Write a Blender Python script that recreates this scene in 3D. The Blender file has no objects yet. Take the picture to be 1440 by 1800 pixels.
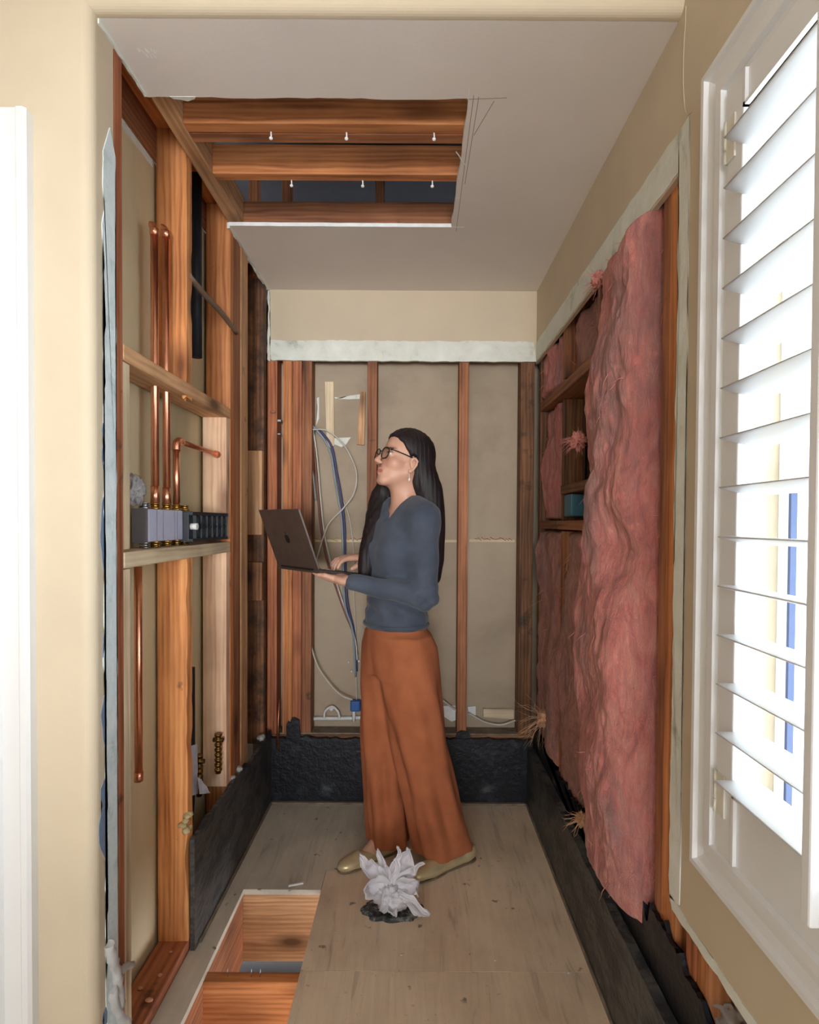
import bpy, bmesh, math, random
import numpy as np
from mathutils import Vector, Matrix, noise
random.seed(7)
C = bpy.context.scene.collection
scene = bpy.context.scene

# ------------------------------------------------------------------ camera
F = 1030.0; PITCH = math.radians(1.1); ROLL = 0.006
CX = 731.0; CY = 918.0 + F*math.tan(PITCH)
EYE = Vector((0, 0, 1.3))
_fw = Vector((0, math.cos(PITCH), -math.sin(PITCH)))
_r0 = Vector((1, 0, 0)); _u0 = Vector((0, math.sin(PITCH), math.cos(PITCH)))
_r = _r0*math.cos(ROLL) + _u0*math.sin(ROLL)
_u = -_r0*math.sin(ROLL) + _u0*math.cos(ROLL)
cam = bpy.data.cameras.new('camera'); camo = bpy.data.objects.new('camera', cam); C.objects.link(camo)
cam.sensor_fit = 'VERTICAL'; cam.sensor_height = 36; cam.lens = F/1800*36
cam.shift_x = (720-CX)/1800; cam.shift_y = (CY-900)/1800
cam.clip_start = 0.02
M = Matrix((( _r.x, _u.x, -_fw.x, EYE.x), (_r.y, _u.y, -_fw.y, EYE.y), (_r.z, _u.z, -_fw.z, EYE.z), (0, 0, 0, 1)))
camo.matrix_world = M
scene.camera = camo

def W(px, py, X=None, Y=None, Z=None):
    """the point of the place that a pixel of the photograph shows on the plane X=, Y= or Z="""
    d = _fw + _r*((px-CX)/F) - _u*((py-CY)/F)
    if X is not None: t = (X-EYE.x)/d.x
    elif Y is not None: t = (Y-EYE.y)/d.y
    else: t = (Z-EYE.z)/d.z
    return EYE + d*t

# ------------------------------------------------------------------ light
def S(r, g, b):
    f = lambda c: (c/255/12.92) if c/255 <= 0.04045 else ((c/255+0.055)/1.055)**2.4
    return (f(r), f(g), f(b), 1)
world = bpy.data.worlds.new('world'); scene.world = world; world.use_nodes = True
wn = world.node_tree.nodes; wl = world.node_tree.links
wn['Background'].inputs[0].default_value = (0.86, 0.93, 1.0, 1)
wn['Background'].inputs[1].default_value = 8.2
def area(name, loc, rot, sx, sy, power, col):
    l = bpy.data.lights.new(name, 'AREA'); l.shape = 'RECTANGLE'; l.size = sx; l.size_y = sy
    l.energy = power; l.color = col
    o = bpy.data.objects.new(name, l); C.objects.link(o); o.location = loc; o.rotation_euler = rot
    return o
# daylight of the room's other windows, behind and to the left of the camera
rd = area('room_daylight', (0.16, -3.9, 1.25), (math.radians(94.5), 0, math.radians(4.0)), 1.0, 1.0, 9.5, (0.98, 0.985, 1.0))
rd.data.spread = math.radians(36)
# the sky enters at the shuttered window through this portal
po = area('window_portal', (0.73, 0.39, 1.39), (0, math.radians(90), 0), 1.45, 1.4, 1, (1, 1, 1))
po.data.cycles.is_portal = True
scene.view_settings.view_transform = 'Standard'; scene.view_settings.look = 'None'
scene.view_settings.exposure = 0.0; scene.view_settings.gamma = 1.0
scene.view_settings.use_curve_mapping = False
scene.cycles.max_bounces = 8; scene.cycles.diffuse_bounces = 5
scene.cycles.sample_clamp_indirect = 6.0

# ------------------------------------------------------------------ measures of the place
XL, XR, YB, ZC, YF = -0.677, 0.547, 2.695, 2.357, 1.226
SD, ST = 0.089, 0.038          # stud depth and thickness

# ------------------------------------------------------------------ materials
def nmat(name):
    m = bpy.data.materials.new(name); m.use_nodes = True
    return m, m.node_tree.nodes, m.node_tree.links, m.node_tree.nodes['Principled BSDF']
def ramp(n, stops):
    r = n.new('ShaderNodeValToRGB'); e = r.color_ramp.elements
    e[0].position, e[0].color = stops[0]; e[1].position, e[1].color = stops[-1]
    for p, c in stops[1:-1]:
        x = e.new(p); x.color = c
    return r
def mixc(n, l, fac, a, b, mode='MIX'):
    m = n.new('ShaderNodeMix'); m.data_type = 'RGBA'; m.blend_type = mode
    for i, v in ((0, fac), (6, a), (7, b)):
        if hasattr(v, 'links') or hasattr(v, 'is_linked'): l.new(v, m.inputs[i])
        else: m.inputs[i].default_value = v
    return m.outputs[2]
def noi(n, l, vec, scale, detail=4, rough=.55, dist=0):
    t = n.new('ShaderNodeTexNoise'); t.inputs['Scale'].default_value = scale
    t.inputs['Detail'].default_value = detail; t.inputs['Roughness'].default_value = rough
    t.inputs['Distortion'].default_value = dist
    if vec is not None: l.new(vec, t.inputs['Vector'])
    return t.outputs['Fac']
def bump(n, l, b, h, strength=.3, dist=.01):
    x = n.new('ShaderNodeBump'); x.inputs['Strength'].default_value = strength; x.inputs['Distance'].default_value = dist
    l.new(h, x.inputs['Height']); l.new(x.outputs[0], b.inputs['Normal'])
def mapping(n, l, vec, scale, off=None):
    m = n.new('ShaderNodeMapping'); m.inputs['Scale'].default_value = scale
    l.new(vec, m.inputs['Vector'])
    if off is not None: l.new(off, m.inputs['Location'])
    return m.outputs[0]

def wood(name, dark, mid, light, axis='Z', knots=True, dirt=0.0, dirtcol=S(50, 40, 34), rough=.7):
    m, n, l, b = nmat(name)
    tc = n.new('ShaderNodeTexCoord').outputs['Object']
    oi = n.new('ShaderNodeObjectInfo')
    mu = n.new('ShaderNodeVectorMath'); mu.operation = 'SCALE'; mu.inputs[0].default_value = (13, 7, 19)
    l.new(oi.outputs['Random'], mu.inputs['Scale'])
    off = mu.outputs[0]
    k = 'XYZ'.index(axis)
    sc = [1, 1, 1]; sc[k] = .05
    v = mapping(n, l, tc, tuple(sc), off)
    g1 = noi(n, l, v, 34, 5, .6, .5)
    sc2 = [1, 1, 1]; sc2[k] = .12
    v2 = mapping(n, l, tc, tuple(sc2), off)
    w = n.new('ShaderNodeTexWave'); w.wave_type = 'RINGS'; w.rings_direction = axis
    w.inputs['Scale'].default_value = 22; w.inputs['Distortion'].default_value = 6
    w.inputs['Detail'].default_value = 3; w.inputs['Detail Scale'].default_value = 1.2
    l.new(v2, w.inputs['Vector'])
    a = n.new('ShaderNodeMath'); a.operation = 'MULTIPLY_ADD'; l.new(w.outputs['Fac'], a.inputs[0])
    a.inputs[1].default_value = .16; l.new(g1, a.inputs[2])
    r = ramp(n, [(.34, dark), (.56, mid), (.8, light)]); l.new(a.outputs[0], r.inputs[0])
    col = r.outputs[0]
    # broad change of tone along the board
    g3 = noi(n, l, mapping(n, l, tc, (2, 2, 2), off), 1.6, 3)
    r3 = ramp(n, [(.35, (.78, .74, .72, 1)), (.65, (1.12, 1.1, 1.06, 1))]); l.new(g3, r3.inputs[0])
    col = mixc(n, l, 1.0, col, r3.outputs[0], 'MULTIPLY')
    rr = ramp(n, [(0, (.86, .84, .82, 1)), (1, (1.1, 1.07, 1.04, 1))]); l.new(oi.outputs['Random'], rr.inputs[0])
    col = mixc(n, l, 1.0, col, rr.outputs[0], 'MULTIPLY')
    if knots:
        sc = [5.5, 5.5, 5.5]; sc[k] = 2.2
        vv = mapping(n, l, tc, tuple(sc), off)
        vo = n.new('ShaderNodeTexVoronoi'); vo.inputs['Scale'].default_value = 1.0; l.new(vv, vo.inputs['Vector'])
        rk = ramp(n, [(.06, (1, 1, 1, 1)), (.11, (.6, .6, .6, 1)), (.22, (0, 0, 0, 1))]); l.new(vo.outputs['Distance'], rk.inputs[0])
        kd = (dark[0]*.45, dark[1]*.4, dark[2]*.4, 1)
        col = mixc(n, l, rk.outputs[0], col, kd)
    if dirt > 0:
        d = noi(n, l, mapping(n, l, tc, (1, 1, 1), off), 9, 5, .65)
        rd = ramp(n, [(.68-dirt*.3, (0, 0, 0, 1)), (.78-dirt*.2, (.85, .85, .85, 1))]); l.new(d, rd.inputs[0])
        col = mixc(n, l, rd.outputs[0], col, dirtcol)
    l.new(col, b.inputs['Base Color']); b.inputs['Roughness'].default_value = rough
    bump(n, l, b, g1, .25, .004)
    return m
WC = {
 'old': (S(140, 82, 44), S(200, 130, 78), S(224, 158, 104)),
 'red': (S(128, 74, 48), S(178, 108, 72), S(200, 132, 92)),
 'ochre': (S(172, 106, 58), S(222, 150, 92), S(240, 180, 120)),
 'new': (S(222, 178, 144), S(246, 210, 178), S(252, 224, 196)),
 'pale': (S(190, 168, 136), S(222, 204, 172), S(238, 224, 196)),
 'deep': (S(112, 70, 46), S(158, 102, 68), S(182, 126, 88)),
 'stained': (S(72, 48, 34), S(122, 84, 56), S(160, 114, 76)),
 'tan': (S(166, 126, 88), S(206, 162, 120), S(226, 184, 142)),
}
_wc = {}
def wd(kind, axis='Z', dirt=0.0, knots=True):
    key = (kind, axis, dirt, knots)
    if key not in _wc: _wc[key] = wood('wood_%s_%s' % (kind, axis), *WC[kind], axis=axis, knots=knots, dirt=dirt)
    return _wc[key]

def paint(name, col, var=.05, rough=.75, bmp=.15, scale=3):
    m, n, l, b = nmat(name)
    tc = n.new('ShaderNodeTexCoord').outputs['Object']
    f = noi(n, l, tc, scale, 4)
    c1 = tuple(max(0, x*(1-var)) for x in col[:3])+(1,); c2 = tuple(min(1, x*(1+var)) for x in col[:3])+(1,)
    r = ramp(n, [(.3, c1), (.7, c2)]); l.new(f, r.inputs[0]); l.new(r.outputs[0], b.inputs['Base Color'])
    b.inputs['Roughness'].default_value = rough
    bump(n, l, b, noi(n, l, tc, 120, 3), bmp, .002)
    return m
def plain(name, col, rough=.5, metal=0, **k):
    m, n, l, b = nmat(name)
    tc = n.new('ShaderNodeTexCoord').outputs['Object']
    f = noi(n, l, tc, 25, 3)
    r = ramp(n, [(.3, tuple(x*.9 for x in col[:3])+(1,)), (.7, tuple(min(1, x*1.06) for x in col[:3])+(1,))])
    l.new(f, r.inputs[0]); l.new(r.outputs[0], b.inputs['Base Color'])
    b.inputs['Roughness'].default_value = rough; b.inputs['Metallic'].default_value = metal
    for kk, v in k.items(): b.inputs[kk].default_value = v
    return m
def blotch(name, stops, scale=6, rough=.6, bmp=.4, stretch=(1, 1, 1), rough2=None, detail=6):
    m, n, l, b = nmat(name)
    tc = n.new('ShaderNodeTexCoord').outputs['Object']
    v = mapping(n, l, tc, stretch)
    f = noi(n, l, v, scale, detail, .62, .3)
    r = ramp(n, stops); l.new(f, r.inputs[0]); l.new(r.outputs[0], b.inputs['Base Color'])
    b.inputs['Roughness'].default_value = rough
    bump(n, l, b, noi(n, l, v, scale*6, 4), bmp, .004)
    return m
mt = {}
mt['beige'] = paint('beige_paint', S(208, 192, 166))
mt['ceiling'] = paint('ceiling_paint', S(236, 228, 220), scale=1.5)
mt['white_paint'] = paint('white_paint', S(232, 232, 232), var=.02, rough=.35, bmp=.03)
mt['plaster'] = blotch('rough_plaster', [(.3, S(176, 178, 166)), (.42, S(222, 224, 212)), (.7, S(236, 238, 230))], 9, .9, .5)
mt['plaster_blue'] = blotch('blue_plaster', [(.3, S(188, 200, 200)), (.45, S(214, 226, 228)), (.7, S(230, 236, 236))], 10, .9, .5)
mt['gypsum'] = plain('cut_gypsum', S(244, 244, 242), .9)
mt['slateblue'] = plain('blue_backing_paper', S(120, 136, 160), .8)
mt['paper'] = blotch('brown_drywall_paper', [(.25, S(150, 134, 114)), (.5, S(174, 157, 135)), (.8, S(186, 170, 148))], 2.2, .85, .1)
mt['paper_l'] = blotch('tan_drywall_paper', [(.25, S(190, 174, 136)), (.5, S(216, 200, 162)), (.8, S(228, 214, 178))], 2.0, .85, .1, (1, 1, .4))
mt['tar'] = blotch('black_tar_coating', [(.25, S(8, 11, 22)), (.55, S(16, 20, 30)), (.64, S(44, 50, 58)), (.74, S(96, 96, 92))], 8, .42, .8, (1, 1, 1))
mt['tar_side'] = blotch('worn_black_coating', [(.25, S(24, 28, 34)), (.45, S(50, 54, 58)), (.56, S(90, 90, 88)), (.64, S(56, 58, 60)), (.78, S(140, 112, 92))], 9, .5, .9, (1, .8, 1.6))
mt['grout'] = blotch('dusty_mortar', [(.3, S(110, 98, 84)), (.7, S(150, 136, 118))], 20, .9, .6)
mt['copper'] = plain('copper', S(246, 178, 146), .3, 1)
mt['copper_dull'] = plain('dull_copper', S(206, 134, 100), .42, 1)
mt['brass'] = plain('brass', S(206, 170, 92), .28, 1)
mt['steel'] = plain('zinc_steel', S(190, 190, 196), .32, 1)
mt['black_plastic'] = plain('black_plastic', S(34, 40, 46), .5)
mt['dark_pipe'] = plain('black_pipe', S(28, 32, 42), .55)
mt['valve_white'] = plain('lavender_plastic', S(196, 198, 222), .45)
mt['valve_grey'] = plain('grey_box', S(108, 102, 106), .5)
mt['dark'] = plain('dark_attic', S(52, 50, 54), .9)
mt['black'] = plain('black', S(14, 14, 16), .6)
mt['white'] = plain('white_plastic', S(226, 226, 224), .5)
mt['blue'] = plain('blue_plastic', S(44, 96, 168), .5)
mt['teal'] = plain('teal_plastic', S(70, 120, 140), .5)

# ------------------------------------------------------------------ mesh helpers
def obj(name, bm, m, parent=None, smooth=False, centre=True):
    """links bm (built in world coordinates) as one mesh object with its origin at its middle"""
    o = bpy.data.objects.new(name, bpy.data.meshes.new(name))
    bmesh.ops.recalc_face_normals(bm, faces=bm.faces[:])
    c = Vector((0, 0, 0))
    if centre and parent is None and len(bm.verts):
        lo = Vector([min(v.co[i] for v in bm.verts) for i in range(3)]); hi = Vector([max(v.co[i] for v in bm.verts) for i in range(3)])
        c = (lo+hi)/2; c.z = lo.z
    q = parent
    if q is not None: c = Vector((0, 0, 0))
    while q is not None: c = c+q.location; q = q.parent
    bmesh.ops.translate(bm, verts=bm.verts[:], vec=-c)
    if smooth:
        for f in bm.faces: f.smooth = True
    bm.to_mesh(o.data); bm.free()
    for x in (m if isinstance(m, (list, tuple)) else [m]): o.data.materials.append(x)
    C.objects.link(o)
    if parent is None: o.location = c
    else: o.parent = parent
    return o
def tag(o, label, cat, group=None, kind=None):
    o['label'] = label; o['category'] = cat
    if group: o['group'] = group
    if kind: o['kind'] = kind
    return o
def lab(o, label): o['label'] = label; return o
def struct(o, label=None, cat=None):
    o['kind'] = 'structure'
    if label: o['label'] = label
    if cat: o['category'] = cat
    return o
def thing(name, loc, label, cat, group=None):
    o = bpy.data.objects.new(name, None); C.objects.link(o); o.location = loc; o.empty_display_size = .05
    return tag(o, label, cat, group)
def B(): return bmesh.new()
def bx(bm, x0, x1, y0, y1, z0, z1, bev=.0015, mi=0):
    if x0 > x1: x0, x1 = x1, x0
    if y0 > y1: y0, y1 = y1, y0
    if z0 > z1: z0, z1 = z1, z0
    r = bmesh.ops.create_cube(bm, size=1)
    for v in r['verts']: v.co = Vector((x0+(v.co.x+.5)*(x1-x0), y0+(v.co.y+.5)*(y1-y0), z0+(v.co.z+.5)*(z1-z0)))
    fs = list({f for v in r['verts'] for f in v.link_faces})
    for f in fs: f.material_index = mi
    if bev:
        es = list({e for v in r['verts'] for e in v.link_edges})
        bmesh.ops.bevel(bm, geom=es, offset=min(bev, .3*min(x1-x0, y1-y0, z1-z0)), segments=2, affect='EDGES', profile=.5)
    return bm
def box(name, x0, x1, y0, y1, z0, z1, m, parent=None, bev=.0015):
    return obj(name, bx(B(), x0, x1, y0, y1, z0, z1, bev), m, parent)
def obox(bm, c, ax, ay, az, hx, hy, hz, bev=.001, mi=0):
    """box of half sizes hx, hy, hz along the unit axes ax, ay, az"""
    r = bmesh.ops.create_cube(bm, size=2)
    for v in r['verts']: v.co = c + ax*(v.co.x*hx) + ay*(v.co.y*hy) + az*(v.co.z*hz)
    fs = list({f for v in r['verts'] for f in v.link_faces})
    for f in fs: f.material_index = mi
    if bev:
        es = list({e for v in r['verts'] for e in v.link_edges})
        bmesh.ops.bevel(bm, geom=es, offset=bev, segments=2, affect='EDGES', profile=.5)
    return bm
def prism(bm, pts, axis, a, b, mi=0):
    """2-D outline pts in the plane across axis, given depth from a to b"""
    def P(p, t):
        if axis == 'X': return Vector((t, p[0], p[1]))
        if axis == 'Y': return Vector((p[0], t, p[1]))
        return Vector((p[0], p[1], t))
    va = [bm.verts.new(P(p, a)) for p in pts]; vb = [bm.verts.new(P(p, b)) for p in pts]
    f1 = bm.faces.new(va); f2 = bm.faces.new(vb[::-1])
    f1.material_index = mi; f2.material_index = mi
    n = len(pts)
    for i in range(n):
        f = bm.faces.new((va[i], vb[i], vb[(i+1) % n], va[(i+1) % n])); f.material_index = mi
    bmesh.ops.triangulate(bm, faces=[f1, f2])
    return bm
def cr(pts, n=8):
    """Catmull-Rom through pts"""
    P = [Vector(p) for p in pts]; P = [P[0]*2-P[1]]+P+[P[-1]*2-P[-2]]
    out = []
    for i in range(1, len(P)-2):
        for k in range(n):
            t = k/n; a, b, c, d = P[i-1:i+3]
            out.append(.5*((2*b)+(c-a)*t+(2*a-5*b+4*c-d)*t*t+(3*b-a-3*c+d)*t**3))
    out.append(P[-2]); return out
def tube(bm, pts, r, seg=8, cap=True, mi=0):
    P = [Vector(p) for p in pts]; rs = r if isinstance(r, (list, tuple)) else [r]*len(P)
    rings = []; up = None
    for i, p in enumerate(P):
        t = (P[min(i+1, len(P)-1)]-P[max(i-1, 0)]).normalized()
        if up is None: up = t.orthogonal().normalized()
        else:
            up = (up - t*up.dot(t)); up = up.normalized() if up.length > 1e-6 else t.orthogonal().normalized()
        s = t.cross(up)
        rings.append([bm.verts.new(p+(up*math.cos(2*math.pi*k/seg)+s*math.sin(2*math.pi*k/seg))*rs[i]) for k in range(seg)])
    for a, b in zip(rings, rings[1:]):
        for k in range(seg):
            f = bm.faces.new((a[k], a[(k+1) % seg], b[(k+1) % seg], b[k])); f.smooth = True; f.material_index = mi
    if cap:
        for q in (rings[0][::-1], rings[-1]):
            f = bm.faces.new(q); f.material_index = mi
    return bm
def sph(bm, c, r, sc=(1, 1, 1), seg=16, mi=0):
    q = bmesh.ops.create_uvsphere(bm, u_segments=seg, v_segments=seg//2+2, radius=r)
    for v in q['verts']: v.co = Vector((v.co.x*sc[0], v.co.y*sc[1], v.co.z*sc[2]))+Vector(c)
    for f in {f for v in q['verts'] for f in v.link_faces}: f.smooth = True; f.material_index = mi
    return bm
def jag(p, q, amp, n, seed=0, fr=14):
    """points from p to q (2-D) wandering sideways by amp"""
    p = Vector(p); q = Vector(q); d = (q-p); s = Vector((-d.y, d.x)).normalized(); out = []
    for i in range(n):
        t = i/n; w = noise.noise(Vector((t*d.length*fr, seed*3.1, .3)))*amp*1.6 + noise.noise(Vector((t*d.length*fr*4, seed*3.1, 7)))*amp*.7
        out.append(tuple(p+d*t+s*w))
    return out
# ------------------------------------------------------------------ the room shell
TOP = 2.75
def arc(cx, cy, r, a0, a1, n=8):
    return [(cx+r*math.cos(math.radians(a0+(a1-a0)*i/n)), cy+r*math.sin(math.radians(a0+(a1-a0)*i/n))) for i in range(n+1)]
R = .024
# wing wall on the left with its rounded corner and the short return into the alcove
bm = prism(B(), [(-2.2, YF), (XL-R, YF)] + arc(XL-R, YF+R, R, -90, 0)[1:] + [(XL, 1.318), (XL-.013, 1.318), (XL-.013, YF+.1), (-2.2, YF+.1)], 'Z', 0, TOP)
struct(obj('wall_front', bm, mt['beige'])); 
# header across the opening, rounded at its lower edge
bm = prism(B(), [(YF, TOP), (YF, ZC+R)] + arc(YF+R, ZC+R, R, 180, 270)[1:] + [(YF+R+.004, ZC), (YF+R+.004, TOP)], 'X', XL-.02, XR)
struct(obj('wall_front', bm, mt['beige']))
# alcove ceiling with the sawn opening (Y 1.477 to 2.11)
near, far, hr = 1.484, 2.118, .122
pts = [(XL, YF+R+.005), (XR, YF+R+.005), (XR, YB+.01), (XL, YB+.01), (XL+.0, far)]
pts += jag((XL, far), (hr, far), .0015, 30, 2)[1:] + jag((hr, far), (hr+.002, near), .003, 24, 3) + jag((hr+.002, near), (XL, near), .003, 30, 4) + [(XL, near)]
bm = prism(B(), pts, 'Z', ZC, ZC+.013)
for f in bm.faces:
    f.normal_update()
    if abs(f.normal.z) < .5: f.material_index = 1
struct(obj('ceiling', bm, [mt['ceiling'], mt['gypsum']]))
# upper back wall
bm = B(); bx(bm, XL, XR, YB, YB+.013, 2.04, ZC, 0)
struct(obj('wall_back', bm, mt['beige']))
# sheets seen through the open framing: the backs of the drywall beyond
struct(box('wall_back', -.78, .70, YB+.103, YB+.115, -.02, ZC, mt['paper'], bev=0))
struct(box('wall_left', -.79, -.777, 1.33, 2.81, -.02, 2.352, mt['paper_l'], bev=0))
# right wall: drywall left above the tile line, beside and under the window
WY0, WY1, WZ0, WZ1 = -.28, 1.062, .69, 2.085     # window opening
bm = B()
bx(bm, XR, XR+.013, 1.2365, YB+.013, 2.03, TOP, 0)
bx(bm, XR, XR+.013, WY1, 1.2365, .495, TOP, 0)
bx(bm, XR, XR+.013, -4.15, WY1, WZ1, TOP, 0)
bx(bm, XR, XR+.013, -4.15, WY1, .495, WZ0, 0)
bx(bm, XR, XR+.013, -4.15, WY0, WZ0, WZ1, 0)
bx(bm, XR, XR+.013, -4.15, .2, 0, .495, 0)
struct(obj('wall_right', bm, mt['beige']))
sheath = blotch('dark_sheathing', [(.3, S(38, 36, 34)), (.55, S(70, 62, 52)), (.8, S(110, 96, 78))], 6, .9, .5)
bm = B()
bx(bm, .69, .71, WY1+.02, YB+.12, 0, 2.4, 0); bx(bm, .69, .71, -4.15, WY1+.02, 0, WZ0-.02, 0)
bx(bm, .69, .71, -4.15, WY1+.02, WZ1+.02, 2.75, 0); bx(bm, .69, .71, -4.15, WY0-.02, WZ0-.02, WZ1+.02, 0)
struct(obj('wall_right', bm, sheath))
# rest of the room around and behind the camera
struct(box('wall_left', -2.22, -2.2, -4.15, YF+.1, 0, TOP, mt['beige'], bev=0))
bm = B(); bx(bm, -2.2, XR, -4.17, -4.15, 0, .9, 0); bx(bm, -2.2, XR, -4.17, -4.15, 2.55, TOP, 0)
bx(bm, -2.2, -1.5, -4.17, -4.15, .9, 2.55, 0); bx(bm, .4, XR, -4.17, -4.15, .9, 2.55, 0)
struct(obj('wall_camera_side', bm, mt['beige']))
struct(box('ceiling', -2.22, XR, -4.17, YF+.02, TOP, TOP+.02, mt['ceiling'], bev=0))

# ------------------------------------------------------------------ subfloor
def plymat(name, stops, scale, grain_axis='Y'):
    m, n, l, b = nmat(name)
    tc = n.new('ShaderNodeTexCoord').outputs['Object']
    f = noi(n, l, tc, scale, 5, .6)
    r = ramp(n, stops); l.new(f, r.inputs[0])
    v = mapping(n, l, tc, (1, .09, 1) if grain_axis == 'Y' else (.09, 1, 1))
    g = noi(n, l, v, 26, 5, .65, 1.2)
    rg = ramp(n, [(.3, (.62, .58, .54, 1)), (.42, (.93, .92, .9, 1)), (.7, (1.08, 1.07, 1.04, 1))]); l.new(g, rg.inputs[0])
    col = mixc(n, l, .8, r.outputs[0], rg.outputs[0], 'MULTIPLY')
    sp = noi(n, l, tc, 60, 2); rs = ramp(n, [(.68, (0, 0, 0, 1)), (.76, (.7, .7, .7, 1))]); l.new(sp, rs.inputs[0])
    col = mixc(n, l, rs.outputs[0], col, S(196, 180, 156))
    sp2 = noi(n, l, tc, 22, 3); rs = ramp(n, [(.68, (0, 0, 0, 1)), (.75, (.75, .75, .75, 1))]); l.new(sp2, rs.inputs[0])
    col = mixc(n, l, rs.outputs[0], col, S(96, 82, 68))
    l.new(col, b.inputs['Base Color']); b.inputs['Roughness'].default_value = .8
    bump(n, l, b, g, .3, .003)
    return m
ply = plymat('brown_plywood', [(.3, S(212, 190, 164)), (.55, S(234, 214, 188)), (.75, S(244, 226, 200))], 2.5)
plyg = plymat('grey_plywood', [(.3, S(188, 182, 168)), (.55, S(210, 202, 186)), (.75, S(224, 214, 196))], 3)
HX0, HX1, HY1 = -.6, -.327, 2.045     # the opening cut in the floor
SEAM = 1.672
def sheet(x0, x1, y0, y1, m): return struct(box('floor', x0, x1, y0, y1, -.019, 0, m, bev=.0012))
# the broad sheets, each with ragged sawn edges where the photograph shows them
bm = prism(B(), [(HX1+.001, 1.225), (.69, 1.225), (.69, SEAM-.001), (HX1+.001, SEAM-.001)], 'Z', -.019, 0); struct(obj('floor', bm, ply))
bm = prism(B(), [(HX1+.001, SEAM+.001), (.69, SEAM+.001), (.69, YB+.1), (HX1+.16, YB+.09), (HX1+.16, 2.16), (HX1+.001, 2.16)], 'Z', -.019, 0); struct(obj('floor', bm, ply))
bm = prism(B(), [(HX0-.001, HY1), (HX1-.001, HY1), (HX1-.001, 2.162), (HX1+.158, 2.162), (HX1+.158, YB+.09), (HX0-.001, YB+.09)], 'Z', -.019, 0); struct(obj('floor', bm, plyg))
bm = prism(B(), [(-.80, 1.225), (HX0, 1.225), (HX0-.002, YB+.09), (-.80, YB+.09)], 'Z', -.019, 0); struct(obj('floor', bm, plyg))
struct(box('floor', -2.2, XR+.13, -4.15, 1.223, -.019, 0, plain('pale_bounce_floor', S(232, 226, 216), .5), bev=0))  # unseen room floor, made pale to bounce window light up to the ceiling
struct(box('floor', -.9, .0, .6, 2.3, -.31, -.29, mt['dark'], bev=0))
# attic lid and sides above the sawn ceiling
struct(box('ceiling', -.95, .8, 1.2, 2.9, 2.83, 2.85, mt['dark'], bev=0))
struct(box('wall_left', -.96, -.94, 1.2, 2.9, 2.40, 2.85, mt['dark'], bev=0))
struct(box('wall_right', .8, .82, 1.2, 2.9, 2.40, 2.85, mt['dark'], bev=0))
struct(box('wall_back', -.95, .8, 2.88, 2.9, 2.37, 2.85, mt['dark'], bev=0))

# ------------------------------------------------------------------ torn plaster along the cut edges
def strip(name, outline, axis, a, b, m, label=None):
    o = obj(name, prism(B(), outline, axis, a, b), m); return struct(o, label)
# back wall: band below the painted drywall
zt, zb = 2.128, 2.036
o = strip('trim_1', jag((XL, zt), (XR, zt), .004, 90, 5, 20)+jag((XR, zb), (XL, zb), .0022, 90, 6, 30), 'Y', YB-.003, YB+.013, mt['plaster'], 'white plaster band along the bottom of the painted back wall')
# right wall: sloping in the picture, level in the place, then down beside the studs, then level under the window
o = strip('trim_2', jag((YB, 2.122), (1.192, 2.122), .003, 90, 8, 18)+[(1.192, 2.122)]+jag((1.192, 2.122), (1.187, .49), .0025, 60, 9, 16)
          + jag((1.236, .505), (1.236, 2.036), .005, 70, 11, 16)+jag((1.236, 2.036), (YB, 2.036), .003, 90, 12, 24), 'X', XR-.002, XR+.013, mt['plaster'], 'white plaster band framing the opened right wall')
o = strip('trim_3', jag((1.236, .51), (.3, .51), .003, 60, 13, 20)+jag((.3, .487), (1.236, .487), .004, 60, 14, 20), 'X', XR-.002, XR+.014, mt['plaster'], 'pale broken drywall edge under the window')
# bright broken chip on that edge
# left return: bluish torn edge running up the wall
o = strip('trim_4', jag((1.272, .0), (1.272, 2.11), .006, 120, 15, 20)+[(1.30, 2.16)]+jag((1.322, 2.11), (1.322, 0), .003, 120, 16, 25), 'X', XL-.014, XL+.002, mt['plaster_blue'], 'pale blue torn drywall edge on the left return')
o = strip('trim_5', jag((1.255, ZC-.010), (1.484, ZC-.004), .003, 24, 17, 30)+[(1.484, ZC+.013), (1.255, ZC+.013)], 'X', XL-.003, XL+.003, mt['plaster'], 'white torn tape at the left ceiling edge')
o = strip('trim_6', jag((far, ZC-.007), (YB, ZC-.009), .004, 50, 18, 30)+[(YB, ZC+.01), (far, ZC+.012)], 'X', XL-.006, XL+.004, mt['plaster'], 'ragged white tape on the far left ceiling edge')
o = strip('trim_7', [(XL-.004, ZC)]+jag((XL-.004, ZC), (XL-.004, 2.03), .004, 40, 19, 24)+jag((XL+.006, 2.03), (XL+.006, ZC), .003, 40, 20, 24), 'Y', YB-.006, YB+.012, mt['plaster'], 'ragged white plaster in the back left corner')
# patches of slate blue where the paint has peeled
k = 0
for z0, z1, w in ((.0, .09, .035), (.55, .74, .042), (.80, .93, .026), (1.18, 1.36, .024), (1.40, 1.52, .02), (.98, 1.06, .018), (.19, .23, .03)):
    k += 1
    y1 = 1.276
    pts = [(y1, z0)]
    for i in range(11):
        t = i/10; pts.append((y1-w*math.sin(math.pi*min(1, max(0, t)))**.5*(.65+.5*noise.noise(Vector((k*3.3, t*4, 1)))) - .0008, z0+(z1-z0)*t))
    pts.append((y1, z1))
    o = obj('trim_8', prism(B(), pts, 'X', XL-.001, XL+.0012), mt['slateblue']); struct(o, 'slate blue patch where paint peeled on the left corner')
    o.name = 'trim_%d' % (7+k)
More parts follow.
